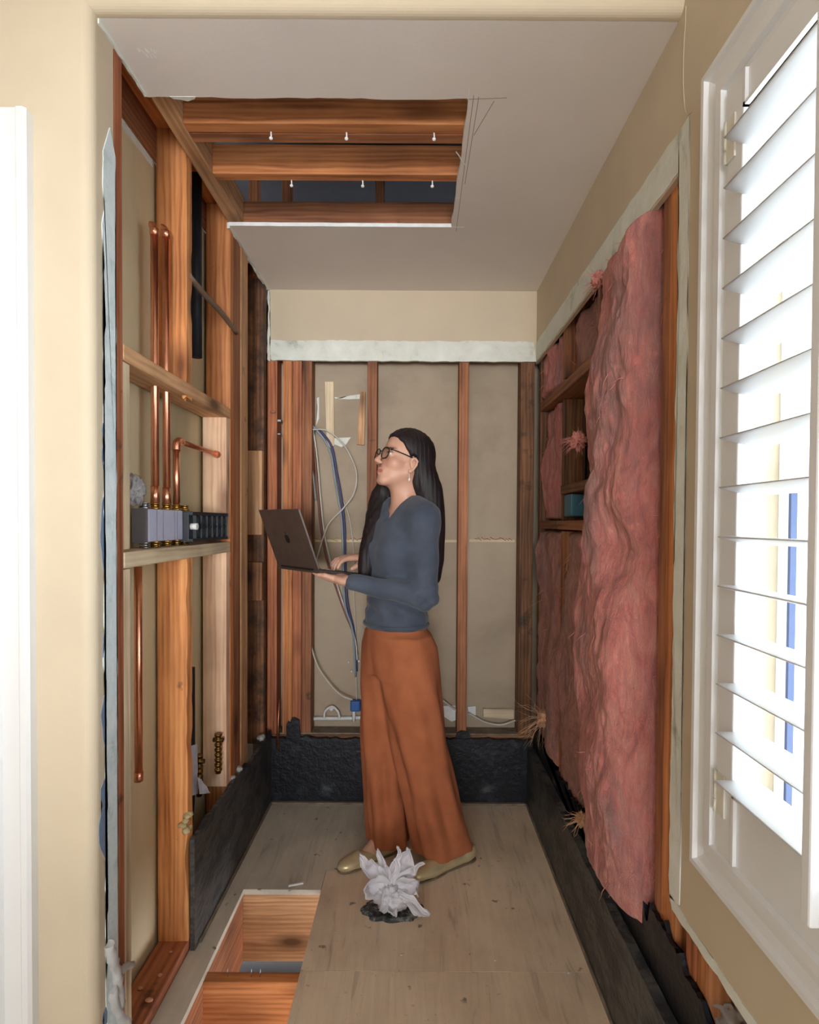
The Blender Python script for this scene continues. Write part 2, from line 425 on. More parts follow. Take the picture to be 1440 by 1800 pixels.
# crack running down from the header on the right wall
p = [(1.225, 2.36), (1.2245, 2.33), (1.229, 2.30), (1.232, 2.26), (1.231, 2.21), (1.226, 2.17), (1.215, 2.135), (1.19, 2.122)]
struct(obj('trim_15', tube(B(), [(XR-.0002, y-.004, z) for y, z in cr([(a, b, 0) for a, b in p], 5) and [(q.x, q.y) for q in cr([(a, b, 0) for a, b in p], 5)]], .0011, 5), mt['beige']), 'hairline crack and bead beside the header')
# knife and pencil marks on the ceiling by the opening, plaster drips
bm = B()
def mark(bm, p, q, w=.0008, z=ZC-.0004):
    p = Vector((*p, z)); q = Vector((*q, z)); d = (q-p).normalized(); s = Vector((-d.y, d.x, 0))*w
    v = [bm.verts.new(x) for x in (p+s, q+s, q-s, p-s)]; v2 = [bm.verts.new(x.co+Vector((0, 0, .0005))) for x in v]
    bm.faces.new(v); bm.faces.new(v2[::-1])
    for i in range(4): bm.faces.new((v[i], v2[i], v2[(i+1) % 4], v[(i+1) % 4]))
mark(bm, (.137, 1.47), (.14, 2.15)); mark(bm, (.15, 1.475), (.147, 1.85)); mark(bm, (.12, 1.484), (.22, 1.478)); mark(bm, (.19, 1.49), (.152, 1.62))
struct(obj('trim_16', bm, plain('pencil', S(150, 138, 128), .9)), 'pencil lines beside the ceiling opening')
bm = B()
for p, q in (((.113, 2.118), (.165, 2.118)), ((.124, 1.45), (.124, 1.484)), ((.122, 1.72), (.145, 1.76)), ((.108, 1.69), (.124, 1.72)), ((.122, 1.93), (.138, 1.93)), ((XL+.02, 2.118), (XL+.02, 2.14))):
    mark(bm, p, q, .0016, ZC-.0008)
struct(obj('trim_17', bm, mt['gypsum']), 'white torn paper at the edge of the ceiling opening')
bm = B()
rr = random.Random(3)
for row, n0 in ((0, 9), (1, 4)):
    for i in range(n0):
        c = W(243+i*4.4+row*16, 90+row*9+rr.uniform(-2, 2), Z=ZC)
        mark(bm, (c.x+rr.uniform(-.003, .003), c.y-rr.uniform(.002, .006)), (c.x+rr.uniform(-.003, .003), c.y+rr.uniform(.002, .006)), .0007, ZC-.0005)
struct(obj('trim_18', bm, mt['gypsum']), 'small illegible white scribble on the ceiling')
# patch of pale plaster at the near edge of the sawn ceiling
p = W(332, 186, Z=ZC)
struct(obj('trim_19', prism(B(), [(p.x-.035, near-.004), (p.x+.03, near-.004), (p.x+.024, near+.004), (p.x+.004, near+.012), (p.x-.014, near+.006), (p.x-.03, near+.004)], 'Z', ZC-.001, ZC+.012), mt['plaster']), 'white plaster chip at the near edge of the ceiling opening')

# ------------------------------------------------------------------ left wall framing
def stud(name, x0, x1, y0, y1, z0, z1, kind, label, cat='stud', group=None, dirt=0.0, axis='Z', knots=True, bev=.003):
    o = box(name, x0, x1, y0, y1, z0, z1, wd(kind, axis, dirt, knots), bev=bev)
    return tag(o, label, cat, group)
XB = XL-SD
stud('wall_stud', XB, XL, 1.322, 1.358, .04, 2.44, 'red', 'red brown stud beside the blue torn drywall edge, nearest of the left wall', dirt=.1)
stud('cripple_stud', XB, XL-.001, 1.359, 1.392, 1.232, 1.668, 'pale', 'short pale stud between the two horizontal blocks on the left', 'stud', knots=False)
stud('jack_stud', XB, XL-.001, 1.359, 1.392, .04, 1.186, 'pale', 'long pale stud under the lower block, beside the single hanging pipe', 'stud', knots=False)
# stud 1 in two lengths: splintered above, knotted below
def damaged_stud(x0, x1, y0, y1, z0, z1, m, low=None, top=None):
    bm = B(); bx(bm, x0, x1, y0, y1, z0, z1, 0)
    for ax in (0, 2):
        pass
    bmesh.ops.subdivide_edges(bm, edges=[e for e in bm.edges if abs(e.verts[0].co.z-e.verts[1].co.z) > .1], cuts=60, use_grid_fill=True)
    bmesh.ops.subdivide_edges(bm, edges=[e for e in bm.edges if abs(e.verts[0].co.x-e.verts[1].co.x) > .05], cuts=8, use_grid_fill=True)
    for v in bm.verts:
        if v.co.x > x1-.02:
            v.co.x -= max(0, noise.noise(Vector((v.co.z*9, v.co.y*9, 2))))*.012
            v.co.y += noise.noise(Vector((v.co.z*12, v.co.x*9, 8)))*.002
        if low and v.co.z < z0+.09: v.co.z += max(0, noise.noise(Vector((v.co.x*60, v.co.y*40, 3)))+.2)*.07*(1-(v.co.z-z0)/.09)
    return bm
o = tag(obj('wall_stud', damaged_stud(XB, XL, 1.735, 1.773, 1.66, 2.447, None, low=True), wd('ochre', 'Z', .18)), 'ochre stud behind the two tall copper pipes, its splintered end above the upper block', 'stud')
o = tag(obj('wall_stud', damaged_stud(XB, XL, 1.735, 1.773, .038, 1.21, None), wd('ochre', 'Z', .08)), 'knotty orange stud below the lower block, cut above it', 'stud')
stud('wall_stud', XB, XL, 2.137, 2.175, .04, 2.447, 'old', 'orange stud at the far end of the two horizontal blocks', dirt=.04)
stud('jack_stud', XB+.002, XL-.002, 2.098, 2.136, 1.235, 1.698, 'new', 'fresh pinkish stud length holding up the upper block, with the short copper pipe entering it', 'stud')
stud('jack_stud', XB+.002, XL-.002, 2.098, 2.136, .34, 1.19, 'new', 'fresh pinkish stud length under the lower block, beside the paper tag', 'stud')
stud('wall_stud', XB, XL, 2.178, 2.262, .3, 2.44, 'deep', 'broad dark brown post next to the end of the grey rod', dirt=.12)
stud('wall_stud', XB, XL+.002, 2.264, 2.352, .3, 2.44, 'tan', 'weathered tan post left of the dark stained bay', dirt=.15)
stud('wall_stud', XB, XL, 2.612, 2.65, .3, 2.44, 'stained', 'black stained stud in the back left corner', dirt=.8)
stud('backing_block', XB+.01, XL+.001, 2.574, 2.61, 1.24, 1.61, 'tan', 'short clean tan board over the stained back left stud', 'block')
stud('backing_block', XB+.01, XL+.001, 2.574, 2.61, .95, 1.12, 'stained', 'short dark stained board below the clean tan one', 'block', dirt=.5)
# horizontal blocks
stud('framing_block', XB, XL+.001, 1.358, 2.136, 1.70-.03, 1.708, 'tan', 'upper horizontal block across the left bay, tall pipes passing through it', 'block', axis='Y')
stud('framing_block', XB, XL+.001, 1.358, 2.136, 1.188, 1.226, 'pale', 'lower horizontal block under the shower valve', 'block', axis='Y', knots=False)
# plates
stud('top_plate', XB, XL, 1.32, 2.72, 2.449, 2.487, 'old', 'orange top plate running over the left studs', 'plate', axis='Y')
stud('bottom_plate', XB, XL, 1.33, 2.70, 0, .038, 'red', 'orange bottom plate of the left wall scattered with debris', 'plate', axis='Y', dirt=.25)
stud('backing_board', -.777, XB-.001, 1.335, 2.72, 2.353, 2.53, 'deep', 'dark board behind the left studs under the top plate', 'board', axis='Y')
stud('ceiling_nailer', XL-.001, -.634, 1.45, 2.70, ZC+.013, 2.48, 'tan', 'long brown nailer along the left side of the ceiling opening', 'board', axis='Y', dirt=.08)
# ------------------------------------------------------------------ ceiling joists
def joist(y0, y1, z1, kind, label, screws=(), x0=-.634, name='ceiling_joist'):
    t = thing(name, (-.1, (y0+y1)/2, ZC+.014), label, 'joist', 'joists over the ceiling opening')
    box('beam', x0, .72, y0, y1, ZC+.014, z1, wd(kind, 'X', .04), t, .003)
    for px, py in screws:
        p = W(px, py, Z=ZC+.012)
        yy = min(max(p.y, y0+.004), y1-.004)
        b = B(); tube(b, [(p.x, yy, ZC+.016), (p.x+.001, yy, ZC-.001)], .0022, 8); sph(b, (p.x, yy, ZC-.003), .0055, (1, 1, .8), 10)
        lab(obj('screw', b, mt['gypsum'], t), 'drywall screw left with a white crumb')
    return t
joist(1.598, 1.637, ZC+.125, 'old', 'nearest joist over the opening, doubled with a narrower board', [(480, 243), (610, 239), (763, 238)])
joist(1.639, 1.68, ZC+.10, 'deep', 'second board of the doubled near joist')
joist(1.826, 1.864, ZC+.104, 'old', 'middle joist over the opening, with a big knot', [(514, 322), (638, 321), (760, 319)])
joist(2.15, 2.188, ZC+.105, 'deep', 'farthest joist over the opening, behind the white cut edge')
joist(1.435, 1.474, ZC+.125, 'old', 'joist hidden above the near edge of the opening')
for i, (px, lbl) in enumerate(((447, 'left'), (668, 'middle'), (505, 'short'))):
    p = W(px, 340, Y=2.6)
    stud('attic_brace', p.x-.019, p.x+.019, 2.58, 2.64, ZC+.015, 2.83, 'deep', {'left': 'leftmost upright brace in the dark attic', 'middle': 'upright brace in the dark attic above the opening, near its middle', 'short': 'upright brace in the dark attic second from the left'}[lbl], 'brace')
bluegrey = plain('bluegrey_board', S(96, 100, 112), .9)
tag(box('attic_board', -.42, .3, 2.68, 2.70, ZC+.03, 2.70, bluegrey), 'blue grey board at the back of the dark attic', 'board')

# floor joists in the floor opening
def fj(y0, y1, kind, label):
    o = box('floor_joist', -.9, .1, y0, y1, -.26, -.0195, wd(kind, 'X', .05), bev=.003); return tag(o, label, 'joist', 'joists under the floor opening')
fj(2.046, 2.086, 'tan', 'far joist closing the floor opening at the back')
fj(1.652, 1.692, 'old', 'near joist crossing the floor opening')
fj(1.25, 1.288, 'old', 'joist under the floor just inside the opening')
stud('rim_board', HX0-.03, HX0-.002, 1.3, 2.045, -.26, -.0195, 'deep', 'dark board closing the left side of the floor opening', 'board', axis='Y')
# ------------------------------------------------------------------ back wall framing
def bs(px0, px1, kind, label, z0=.31, z1=2.06, dirt=.05, dy=0):
    a = W(px0, 900, Y=YB+.012+dy).x; b = W(px1, 900, Y=YB+.012+dy).x
    return stud('wall_stud', a, b, YB+.0125+dy, YB+.0125+SD, z0, z1, kind, label, dirt=dirt)
bs(469, 487, 'red', 'reddish stud in the back left corner beside the narrow dark gap')
bs(497, 514, 'old', 'light orange stud right of the narrow gap in the back wall')
bs(514.5, 530, 'red', 'middle stud of the three nailed together at the back left')
bs(530.5, 548, 'deep', 'right stud of the three nailed together at the back left', dy=.004)
bs(645, 662, 'deep', "stud directly behind the woman's face")
bs(806, 823, 'deep', 'free standing stud in the back wall right of the woman', dirt=.1)
bs(914, 938, 'stained', 'dirty stud in the back right corner', dirt=.4)
stud('bottom_plate', XB, XR+.09, YB+.0135, YB+.1015, .27, .309, 'stained', 'dusty plate lying behind the black liner at the back', 'plate', axis='X', dirt=.3)
stud('header_plate', XB, XR, YB+.0135, YB+.1015, 2.061, 2.099, 'deep', 'dark plate hidden above the back studs', 'plate', axis='X')

# ------------------------------------------------------------------ right wall framing
XO = XR+.014
def rs(y0, y1, z0, z1, kind, label, dirt=.1, x0=XO, d=.12): return stud('wall_stud', x0, x0+d, y0, y1, z0, z1, kind, label, dirt=dirt)
rs(1.238, 1.275, .02, 2.36, 'old', 'orange stud against the white plaster band of the right wall')
rs(1.276, 1.313, .02, 2.36, 'old', 'second orange stud of the pair on the right, counted from the plaster band')
rs(1.3135, 1.350, .02, 2.36, 'deep', 'dark edged stud against the pink insulation')
rs(1.80, 1.838, .02, 2.36, 'deep', 'stud hidden behind the bulging pink batt')
rs(2.22, 2.258, 1.85, 2.36, 'deep', 'short stud between the two upper insulation pieces')
rs(2.22, 2.258, .02, 1.27, 'deep', 'stud between the two lower insulation pieces')
rs(2.655, 2.692, .02, 2.36, 'stained', 'stained stud at the far end of the right wall', .4)
rs(1.105, 1.143, .02, .68, 'old', 'first stud exposed under the window')
rs(1.145, 1.19, .02, .68, 'red', 'reddish stud exposed below the plaster corner')
rs(.90, .94, .02, .68, 'deep', 'dark stud under the window, farthest to the right')
stud('framing_block', XO, XO+.12, 1.839, 2.654, 1.80, 1.84, 'deep', 'dark block over the recess in the right wall', 'block', axis='Y', dirt=.3)
stud('framing_block', XO, XO+.12, 1.839, 2.654, 1.275, 1.31, 'deep', 'dark block under the recess in the right wall', 'block', axis='Y', dirt=.3)
stud('recess_stud', XO+.03, XO+.12, 2.36, 2.384, 1.311, 1.799, 'stained', 'thin upright strip between the pink piece and the dark recess', 'stud')
stud('recess_block', XO+.02, XO+.12, 1.84, 2.358, 1.415, 1.45, 'stained', 'small brown block low in the dark recess', 'block', axis='Y')
tag(box('junction_box', XO+.02, XO+.08, 2.2, 2.3, 1.325, 1.41, mt['teal'], bev=.005), 'teal box low in the dark recess of the right wall', 'box')
# ------------------------------------------------------------------ window, casing and plantation shutter
wp = mt['white_paint']
CXF = .522
zt_ = W(1237, 130, X=CXF).z; zb_ = W(1207, 1510, X=CXF).z
CY0, CY1 = -.25, 1.102        # outer edges of the casing
def casing_ring(name, ya, yb, za, zb, w, x0, x1, m, steps):
    """mitred moulding: profile steps = [(distance from outer edge, X of the face)]"""
    bm = B()
    rings = []
    prof = [(0, x1)]+steps+[(w, x1)]
    for d, x in prof:
        rings.append([bm.verts.new((x, y, z)) for y, z in ((ya+d, za+d), (yb-d, za+d), (yb-d, zb-d), (ya+d, zb-d))])
    rings.append(rings[0])
    for a, b in zip(rings, rings[1:]):
        for k in range(4): bm.faces.new((a[k], a[(k+1) % 4], b[(k+1) % 4], b[k]))
    return struct(obj(name, bm, m), 'white moulded window casing')
casing_ring('window_1', CY0, CY1, zb_, zt_, .088, CXF, XR, wp,
            [(.0, CXF+.004), (.004, CXF), (.014, CXF), (.018, CXF+.008), (.034, CXF+.012), (.050, CXF+.009), (.054, CXF+.003), (.070, CXF+.003), (.074, CXF+.012), (.087, CXF+.014)])
# jambs between the shutter and the glass
bm = B()
bx(bm, XR, .70, WY1, WY1+.012, WZ0-.02, WZ1+.02, 0); bx(bm, XR, .70, WY0-.012, WY0, WZ0-.02, WZ1+.02, 0)
bx(bm, XR, .70, WY0, WY1, WZ1, WZ1+.012, 0); bx(bm, XR-.0, .70, WY0, WY1, WZ0-.012, WZ0, 0)
struct(obj('window_2', bm, mt['beige']), 'painted reveal of the window')
# vinyl sash window outside the shutter
bm = B(); fx0, fx1 = .655, .70
mz = W(1400, 829, X=.66).z
for a in ((WY1-.034, WY1), (WY0, WY0+.055)): bx(bm, fx0, fx1, a[0], a[1], WZ0, WZ1, .004)
bx(bm, fx0, fx1, WY0+.055, WY1-.034, WZ1-.055, WZ1, .004); bx(bm, fx0, fx1, WY0+.055, WY1-.034, WZ0, WZ0+.055, .004)
bx(bm, fx0-.012, fx1, WY0+.055, WY1-.034, mz-.02, mz+.02, .004)
bx(bm, fx0, fx1, .36, .44, WZ0, WZ1, .004)
struct(obj('window_3', bm, wp), 'white vinyl window frame')
bm = B()
bx(bm, fx0-.002, fx0+.009, WY1-.042, WY1-.035, WZ0+.05, mz-.02, 0)
struct(obj('window_4', bm, plain('blue_gasket', S(70, 82, 116), .6)), 'blue grey seal along the glass')
gm = bpy.data.materials.new('window_glass'); gm.use_nodes = True
gn, gl = gm.node_tree.nodes, gm.node_tree.links; gn.clear()
go = gn.new('ShaderNodeOutputMaterial'); tr = gn.new('ShaderNodeBsdfTransparent'); gg = gn.new('ShaderNodeBsdfGlossy'); mx = gn.new('ShaderNodeMixShader')
gg.inputs['Roughness'].default_value = .02; mx.inputs[0].default_value = .07; tr.inputs[0].default_value = (.94, .97, .98, 1)
gl.new(tr.outputs[0], mx.inputs[1]); gl.new(gg.outputs[0], mx.inputs[2]); gl.new(mx.outputs[0], go.inputs[0])
struct(box('window_5', .68, .684, WY0+.03, WY1-.03, WZ0+.03, WZ1-.03, gm, bev=0), 'window glass')

LY = .965            # far ends of the louvres
z_first = W(1268, 250, X=.497).z; z_last = W(1247, 1367, X=.497).z
def shutter(y1, y0, label):
    t = thing('plantation_shutter', (XR, (y0+y1)/2, zb_+.09), label, 'shutter')
    x0, x1 = .528, .556
    zbot = W(1250, 1480, X=.53).z; ztop = zt_-.086; st = .047
    for a, b in ((y1-st, y1), (y0, y0+st)): box('stile', x0, x1, a, b, zbot, ztop, wp, t, .003)
    zr0 = z_last-.022; zr1 = z_first+.052
    def rail(za, zb, nm):
        bm = B(); bx(bm, x0+.005, x1-.005, y0+st, y1-st, za, zb, .002)
        return obj(nm, bm, wp, t)
    rail(zbot, zr0, 'bottom_rail'); rail(zr1, ztop, 'top_rail')
    # raised bead round the rails
    for za, zb, e0, e1 in ((zbot, zr0, zr0-.006, zr0), (zr1, ztop, zr1, zr1+.006)):
        bm = B()
        bx(bm, x0-.001, x1, y1-st-.006, y1-st, za, zb, 0); bx(bm, x0-.001, x1, y0+st, y0+st+.006, za, zb, 0)
        bx(bm, x0-.001, x1, y0+st, y1-st, e0, e1, 0)
        obj('bead', bm, wp, t)
    for i in range(14):
        z = z_first+(z_last-z_first)*i/13
        bm = B(); prof = []
        tilt = math.radians(7); xc = .541
        for k in range(20):
            a = 2*math.pi*k/20; px = .0445*math.cos(a); pz = .0052*math.sin(a)*(1-.25*abs(math.cos(a)))
            prof.append((xc+px*math.cos(tilt)+pz*math.sin(tilt), z-px*math.sin(tilt)+pz*math.cos(tilt)-.004))
        va = [bm.verts.new((p[0], y0+st+.001, p[1])) for p in prof]; vb = [bm.verts.new((p[0], y1-st-.001, p[1])) for p in prof]
        bm.faces.new(va); bm.faces.new(vb[::-1])
        for k in range(20):
            f = bm.faces.new((va[k], vb[k], vb[(k+1) % 20], va[(k+1) % 20])); f.smooth = True
        obj('louvre', bm, wp, t)
    zr = W(1410, 1612, X=.478)
    ym = (y0+y1)/2
    bm = B(); bx(bm, .472, .486, ym-.009, ym+.009, zr.z, z_first+.03, .003)
    obj('tilt_rod', bm, wp, t)
    for i in range(14):
        z = z_first+(z_last-z_first)*i/13
        obj('staple', tube(B(), [(.484, ym, z+.001), (.499, ym, z+.001)], .0012, 6), mt['steel'], t)
    return t
s1 = shutter(LY+.047, .385, 'white louvred shutter panel beside the plaster band, its tilt rod on the right')
for pz in (W(1272, 252, X=.52).z, W(1242, 1380, X=.52).z):
    bm = B()
    for k, (a, b) in enumerate(((-.036, -.013), (-.0125, .0125), (.013, .036))): tube(bm, [(.5255, LY+.048, pz+a), (.5255, LY+.048, pz+b)], .0036, 10)
    bx(bm, .5245, .528, LY+.02, LY+.048, pz-.036, pz+.036, .0005)
    lab(obj('hinge', bm, plain('cream_metal', S(226, 222, 208), .4), s1), 'cream painted hinge')
s2 = shutter(.380, -.20, 'white louvred shutter panel nearest the camera, mostly out of view')
# ------------------------------------------------------------------ white door casing at the far left
p = W(43, 186, Y=1.2)
bm = prism(B(), [(-.96, 1.226), (-.96, 1.204)]+[(p.x-.022, 1.204), (p.x-.018, 1.200), (p.x-.006, 1.200), (p.x, 1.206), (p.x, 1.226)], 'Z', 0, p.z)
struct(obj('trim_20', bm, wp), 'white door casing at the left edge')
bm = prism(B(), [(-.872, 1.204), (-.872, 1.196), (-.858, 1.196), (-.852, 1.204)], 'Z', 0, p.z-.01)
struct(obj('trim_21', bm, wp), 'raised bead of the white door casing')

# ------------------------------------------------------------------ black coated dams round the base
def ragged_board(name, axis, a, b, u0, u1, z0, ztopf, m, label, n=140, amp=.012, seed=1):
    top = []
    for i in range(n+1):
        u = u0+(u1-u0)*i/n
        top.append((u, ztopf(u)+noise.noise(Vector((u*11, seed, 1)))*amp+noise.noise(Vector((u*45, seed, 4)))*amp*.6))
    bm = prism(B(), [(u0, z0)]+top+[(u1, z0)], axis, a, b)
    return tag(obj(name, bm, m), label, 'board')
ragged_board('tarred_board', 'Y', YB-.012, YB+.012, XL, XR, .002, lambda u: .30, mt['tar'], 'glossy black coated board across the base of the back wall', seed=2)
ragged_board('tarred_board', 'X', XL+.003, XL+.017, 1.745, YB-.014, .002, lambda u: .345 if u < 2.3 else .33, mt['tar_side'], 'scuffed black board along the base of the left wall', seed=3, amp=.01)
ragged_board('tarred_board', 'X', .519, XR-.001, 1.05, YB-.014, .002, lambda u: .272, mt['tar_side'], 'long black board along the base of the right wall', seed=4, amp=.006)
ragged_board('membrane', 'X', XR+.001, XR+.012, 1.05, YB-.01, .1, lambda u: .36+.03*math.sin(u*5)+(.05 if u < 1.35 else 0), mt['tar'], 'ragged black liner rising behind the right black board', seed=5, amp=.04)
# smear of tar climbing the studs in the back left corner
a0 = W(505, 1300, Y=YB).x; a1 = W(524, 1300, Y=YB).x
pts = [(a0-.004, .29), (a0-.004, .36), (a0+.004, .375), (a0+.012, .365), (a0+.02, .39), (a0+.034, .392), (a1+.006, .38), (a1+.008, .34), (a1+.012, .29)]
tag(obj('tar_smear', prism(B(), pts, 'Y', YB-.004, YB+.013), mt['tar']), 'black tar patch climbing the back left studs', 'tar')
a0 = W(800, 1300, Y=YB).x; a1 = W(827, 1300, Y=YB).x
tag(obj('tar_smear', prism(B(), [(a0, .29), (a0+.01, .325), (a0+.03, .335), (a1-.01, .33), (a1, .315), (a1+.006, .29)], 'Y', YB-.002, YB+.012), mt['tar']), 'black tar patch at the foot of the free standing stud', 'tar')
pts = [(1.245, .30), (1.245, .40), (1.27, .43), (1.29, .385), (1.31, .405), (1.335, .37), (1.35, .30)]
tag(obj('tar_smear', prism(B(), pts, 'X', XR+.004, XO+.001), mt['tar']), 'black tar patch on the pair of orange right studs', 'tar')
bm = B(); bx(bm, XL+.0175, XL+.024, 1.78, YB-.02, 0, .012, .002)
bx(bm, .512, .519, 1.25, YB-.02, 0, .01, .002); bx(bm, XL+.02, .512, YB-.03, YB-.012, 0, .01, .002)
struct(obj('trim_22', bm, mt['grout']), 'line of mortar dust along the foot of the boards')
tag(obj('dust_ledge', bx(B(), XL+.02, XR-.03, YB+.0135, YB+.1, .31, .318, .002), mt['grout']), 'pale dust on the ledge above the black back board', 'ledge')
# broken concrete and torn wood at the near end of the left board
bm = B()
rr = random.Random(5)
for i in range(7):
    sph(bm, (XL+.0+rr.uniform(-.012, .008), 1.735+rr.uniform(-.012, .008), .40+rr.uniform(-.02, .03)), rr.uniform(.008, .015), (1, 1, .6), 6)
for v in bm.verts: v.co += Vector((noise.noise(v.co*90), noise.noise(v.co*90+Vector((5, 0, 0))), noise.noise(v.co*90+Vector((0, 5, 0)))))*.006
tag(obj('plaster_lump', bm, plain('tan_plaster', S(206, 184, 140), .9)), 'tan broken lump stuck to the knotty orange stud', 'debris')

# ------------------------------------------------------------------ plumbing in the left wall
def pipe(name, pts, r, m, label, cat='pipe', parent=None, group=None):
    o = obj(name, tube(B(), pts, r, 14), m, parent, smooth=False)
    if parent is None: tag(o, label, cat, group)
    elif label: o['label'] = label
    return o
PX = -.722
def tall(px, Y, ztop, label):
    t = thing('copper_pipe', (PX, Y, 1.345), label, 'pipe')
    pipe('riser', [(PX, Y, 1.35), (PX, Y, ztop)], .0108, mt['copper'], None, parent=t)
    b = B(); tube(b, [(PX, Y, ztop-.004), (PX, Y, ztop+.014), (PX-.001, Y, ztop+.02)], [.0125, .0125, .008], 14); 
    tube(b, cr([(PX, Y, ztop+.012), (PX-.002, Y, ztop+.020), (PX-.007, Y, ztop+.026), (PX-.012, Y, ztop+.027)], 5), [.009]*15+[.0095], 10)
    obj('cap', b, mt['copper'], t)
    b = B(); tube(b, [(PX, Y, 1.345), (PX, Y, 1.395)], .0125, 14); obj('coupling', b, mt['copper'], t)
    return t
tall(274, 1.623, 2.085, 'left of the two tall copper pipes rising through the upper block')
tall(293, 1.698, 2.115, 'right of the two tall copper pipes rising through the upper block')
t = thing('copper_pipe', (PX, 1.768, 1.345), 'short copper pipe with an elbow turning back into the fresh pinkish stud', 'pipe')
pipe('riser', [(PX, 1.768, 1.345), (PX, 1.768, 1.52)], .0105, mt['copper'], None, parent=t)
pipe('elbow', cr([(PX, 1.768, 1.512), (PX, 1.771, 1.532), (PX, 1.783, 1.541), (PX, 1.805, 1.542)], 6), .0125, mt['copper'], None, parent=t)
pipe('branch', [(PX, 1.80, 1.542), (PX+.012, 2.09, 1.537)], .0078, mt['copper_dull'], None, parent=t)
b = B(); tube(b, [(PX+.0115, 2.076, 1.537), (PX+.012, 2.097, 1.537)], .0125, 14); obj('flange', b, mt['copper_dull'], t)
t = thing('copper_pipe', (PX, 1.522, .63), 'single copper pipe hanging below the lower block', 'pipe')
pipe('drop', [(PX, 1.522, 1.18), (PX, 1.522, .62)], .0100, mt['copper'], None, parent=t)
b = B(); tube(b, [(PX, 1.522, .618), (PX, 1.522, .642)], .0114, 14); obj('cap', b, mt['copper'], t)
# the shower valve
t = thing('shower_valve', (-.72, 1.65, 1.226), 'boxy shower valve with lavender front, dark side and brass ports on the lower block', 'valve')
box('valve_body', -.746, -.701, 1.537, 1.763, 1.244, 1.331, mt['valve_white'], t, .003)
lab(box('side_panel', -.744, -.702, 1.5345, 1.5375, 1.242, 1.332, mt['valve_grey'], t, .001), 'dark grey side of the valve')
b = B()
for y in (1.585, 1.625, 1.70, 1.72): bx(b, -.7012, -.7002, y-.0008, y+.0008, 1.246, 1.329, 0)
obj('seam', b, mt['valve_grey'], t)
for y in (1.56, 1.623, 1.698, 1.768, 1.83):
    for up in (1, -1):
        z = 1.331 if up > 0 else 1.244
        b = B(); tube(b, [(PX, y, z), (PX, y, z+up*.006)], .015, 12); tube(b, [(PX, y, z+up*.006), (PX, y, z+up*.014)], .0125, 6); tube(b, [(PX, y, z+up*.014), (PX, y, z+up*(.017))], .0135, 12)
        obj('port', b, mt['brass'] if y > 1.6 else mt['steel'], t)
# black mounting tray reaching to the far stud
b = B(); bx(b, -.715, -.684, 1.765, 2.097, 1.236, 1.328, .002)
o = obj('mounting_tray', b, mt['black_plastic'], t); lab(o, 'black ribbed plastic mounting tray')
b = B()
bx(b, -.685, -.672, 1.765, 2.097, 1.317, 1.328, .0015); bx(b, -.685, -.672, 1.765, 2.097, 1.236, 1.246, .0015); bx(b, -.685, -.676, 1.80, 2.097, 1.279, 1.284, .001)
for i in range(7): y = 1.80+i*.049; bx(b, -.685, -.674, y-.002, y+.002, 1.24, 1.325, .001)
obj('rib', b, mt['black_plastic'], t)
gb = plain('grey_black', S(58, 66, 74), .5)
for i in range(6):
    for z in (1.263, 1.30): obj('boss', tube(B(), [(-.686, 1.8245+i*.049, z), (-.680, 1.8245+i*.049, z)], .014, 12), gb, t)
b = B(); tube(b, [(-.684, 1.782, 1.283), (-.664, 1.782, 1.283)], .010, 14); lab(obj('test_plug', b, mt['white'], t), 'small white plug')
# crumpled clear bag above the valve
bagm = plain('clear_plastic', S(226, 222, 226), .25); bagm.node_tree.nodes['Principled BSDF'].inputs['Transmission Weight'].default_value = .5
def crumple(c, r, sc, seed, sub=4, amp=.5, fr=3.2):
    bm = B(); bmesh.ops.create_icosphere(bm, subdivisions=sub, radius=1)
    for v in bm.verts:
        d = v.co.normalized(); k = 1-amp*abs(noise.noise(d*fr+Vector((seed, 0, 0))))*1.4+amp*.4*noise.noise(d*fr*2.7+Vector((0, seed, 0)))
        v.co = Vector((d.x*sc[0], d.y*sc[1], d.z*sc[2]))*r*k+Vector(c)
    for f in bm.faces: f.smooth = True
    return bm
tag(obj('plastic_wrap', crumple((-.735, 1.53, 1.38), .036, (.8, 1, 1.25), 3), bagm), 'crumpled clear plastic wrap left of the copper pipes, over the valve', 'plastic')
# black pipes and grey rod
tag(obj('drain_pipe', tube(B(), [(-.735, 1.965, 1.845), (-.735, 1.965, 2.447)], .018, 14), mt['dark_pipe']), 'black pipe hanging behind the ochre stud, high on the left', 'pipe')
tag(obj('drain_pipe', tube(B(), cr([(-.74, 1.93, .815), (-.74, 1.93, .5), (-.738, 1.925, .4), (-.735, 1.90, .3), (-.735, 1.88, .04)], 6), .0115, 14), mt['dark_pipe']), 'thin black pipe beside the paper tag, low on the left', 'pipe')
tag(obj('metal_rod', tube(B(), cr([(XL-.004, 1.76, 2.03), (XL-.002, 1.9, 2.022), (XL+.0, 2.05, 2.02), (XL+.006, 2.19, 2.0)], 5), .009, 12), plain('grey_brown_rod', S(122, 100, 84), .6)), 'grey brown rod spanning between the ochre stud and the dark post', 'rod')
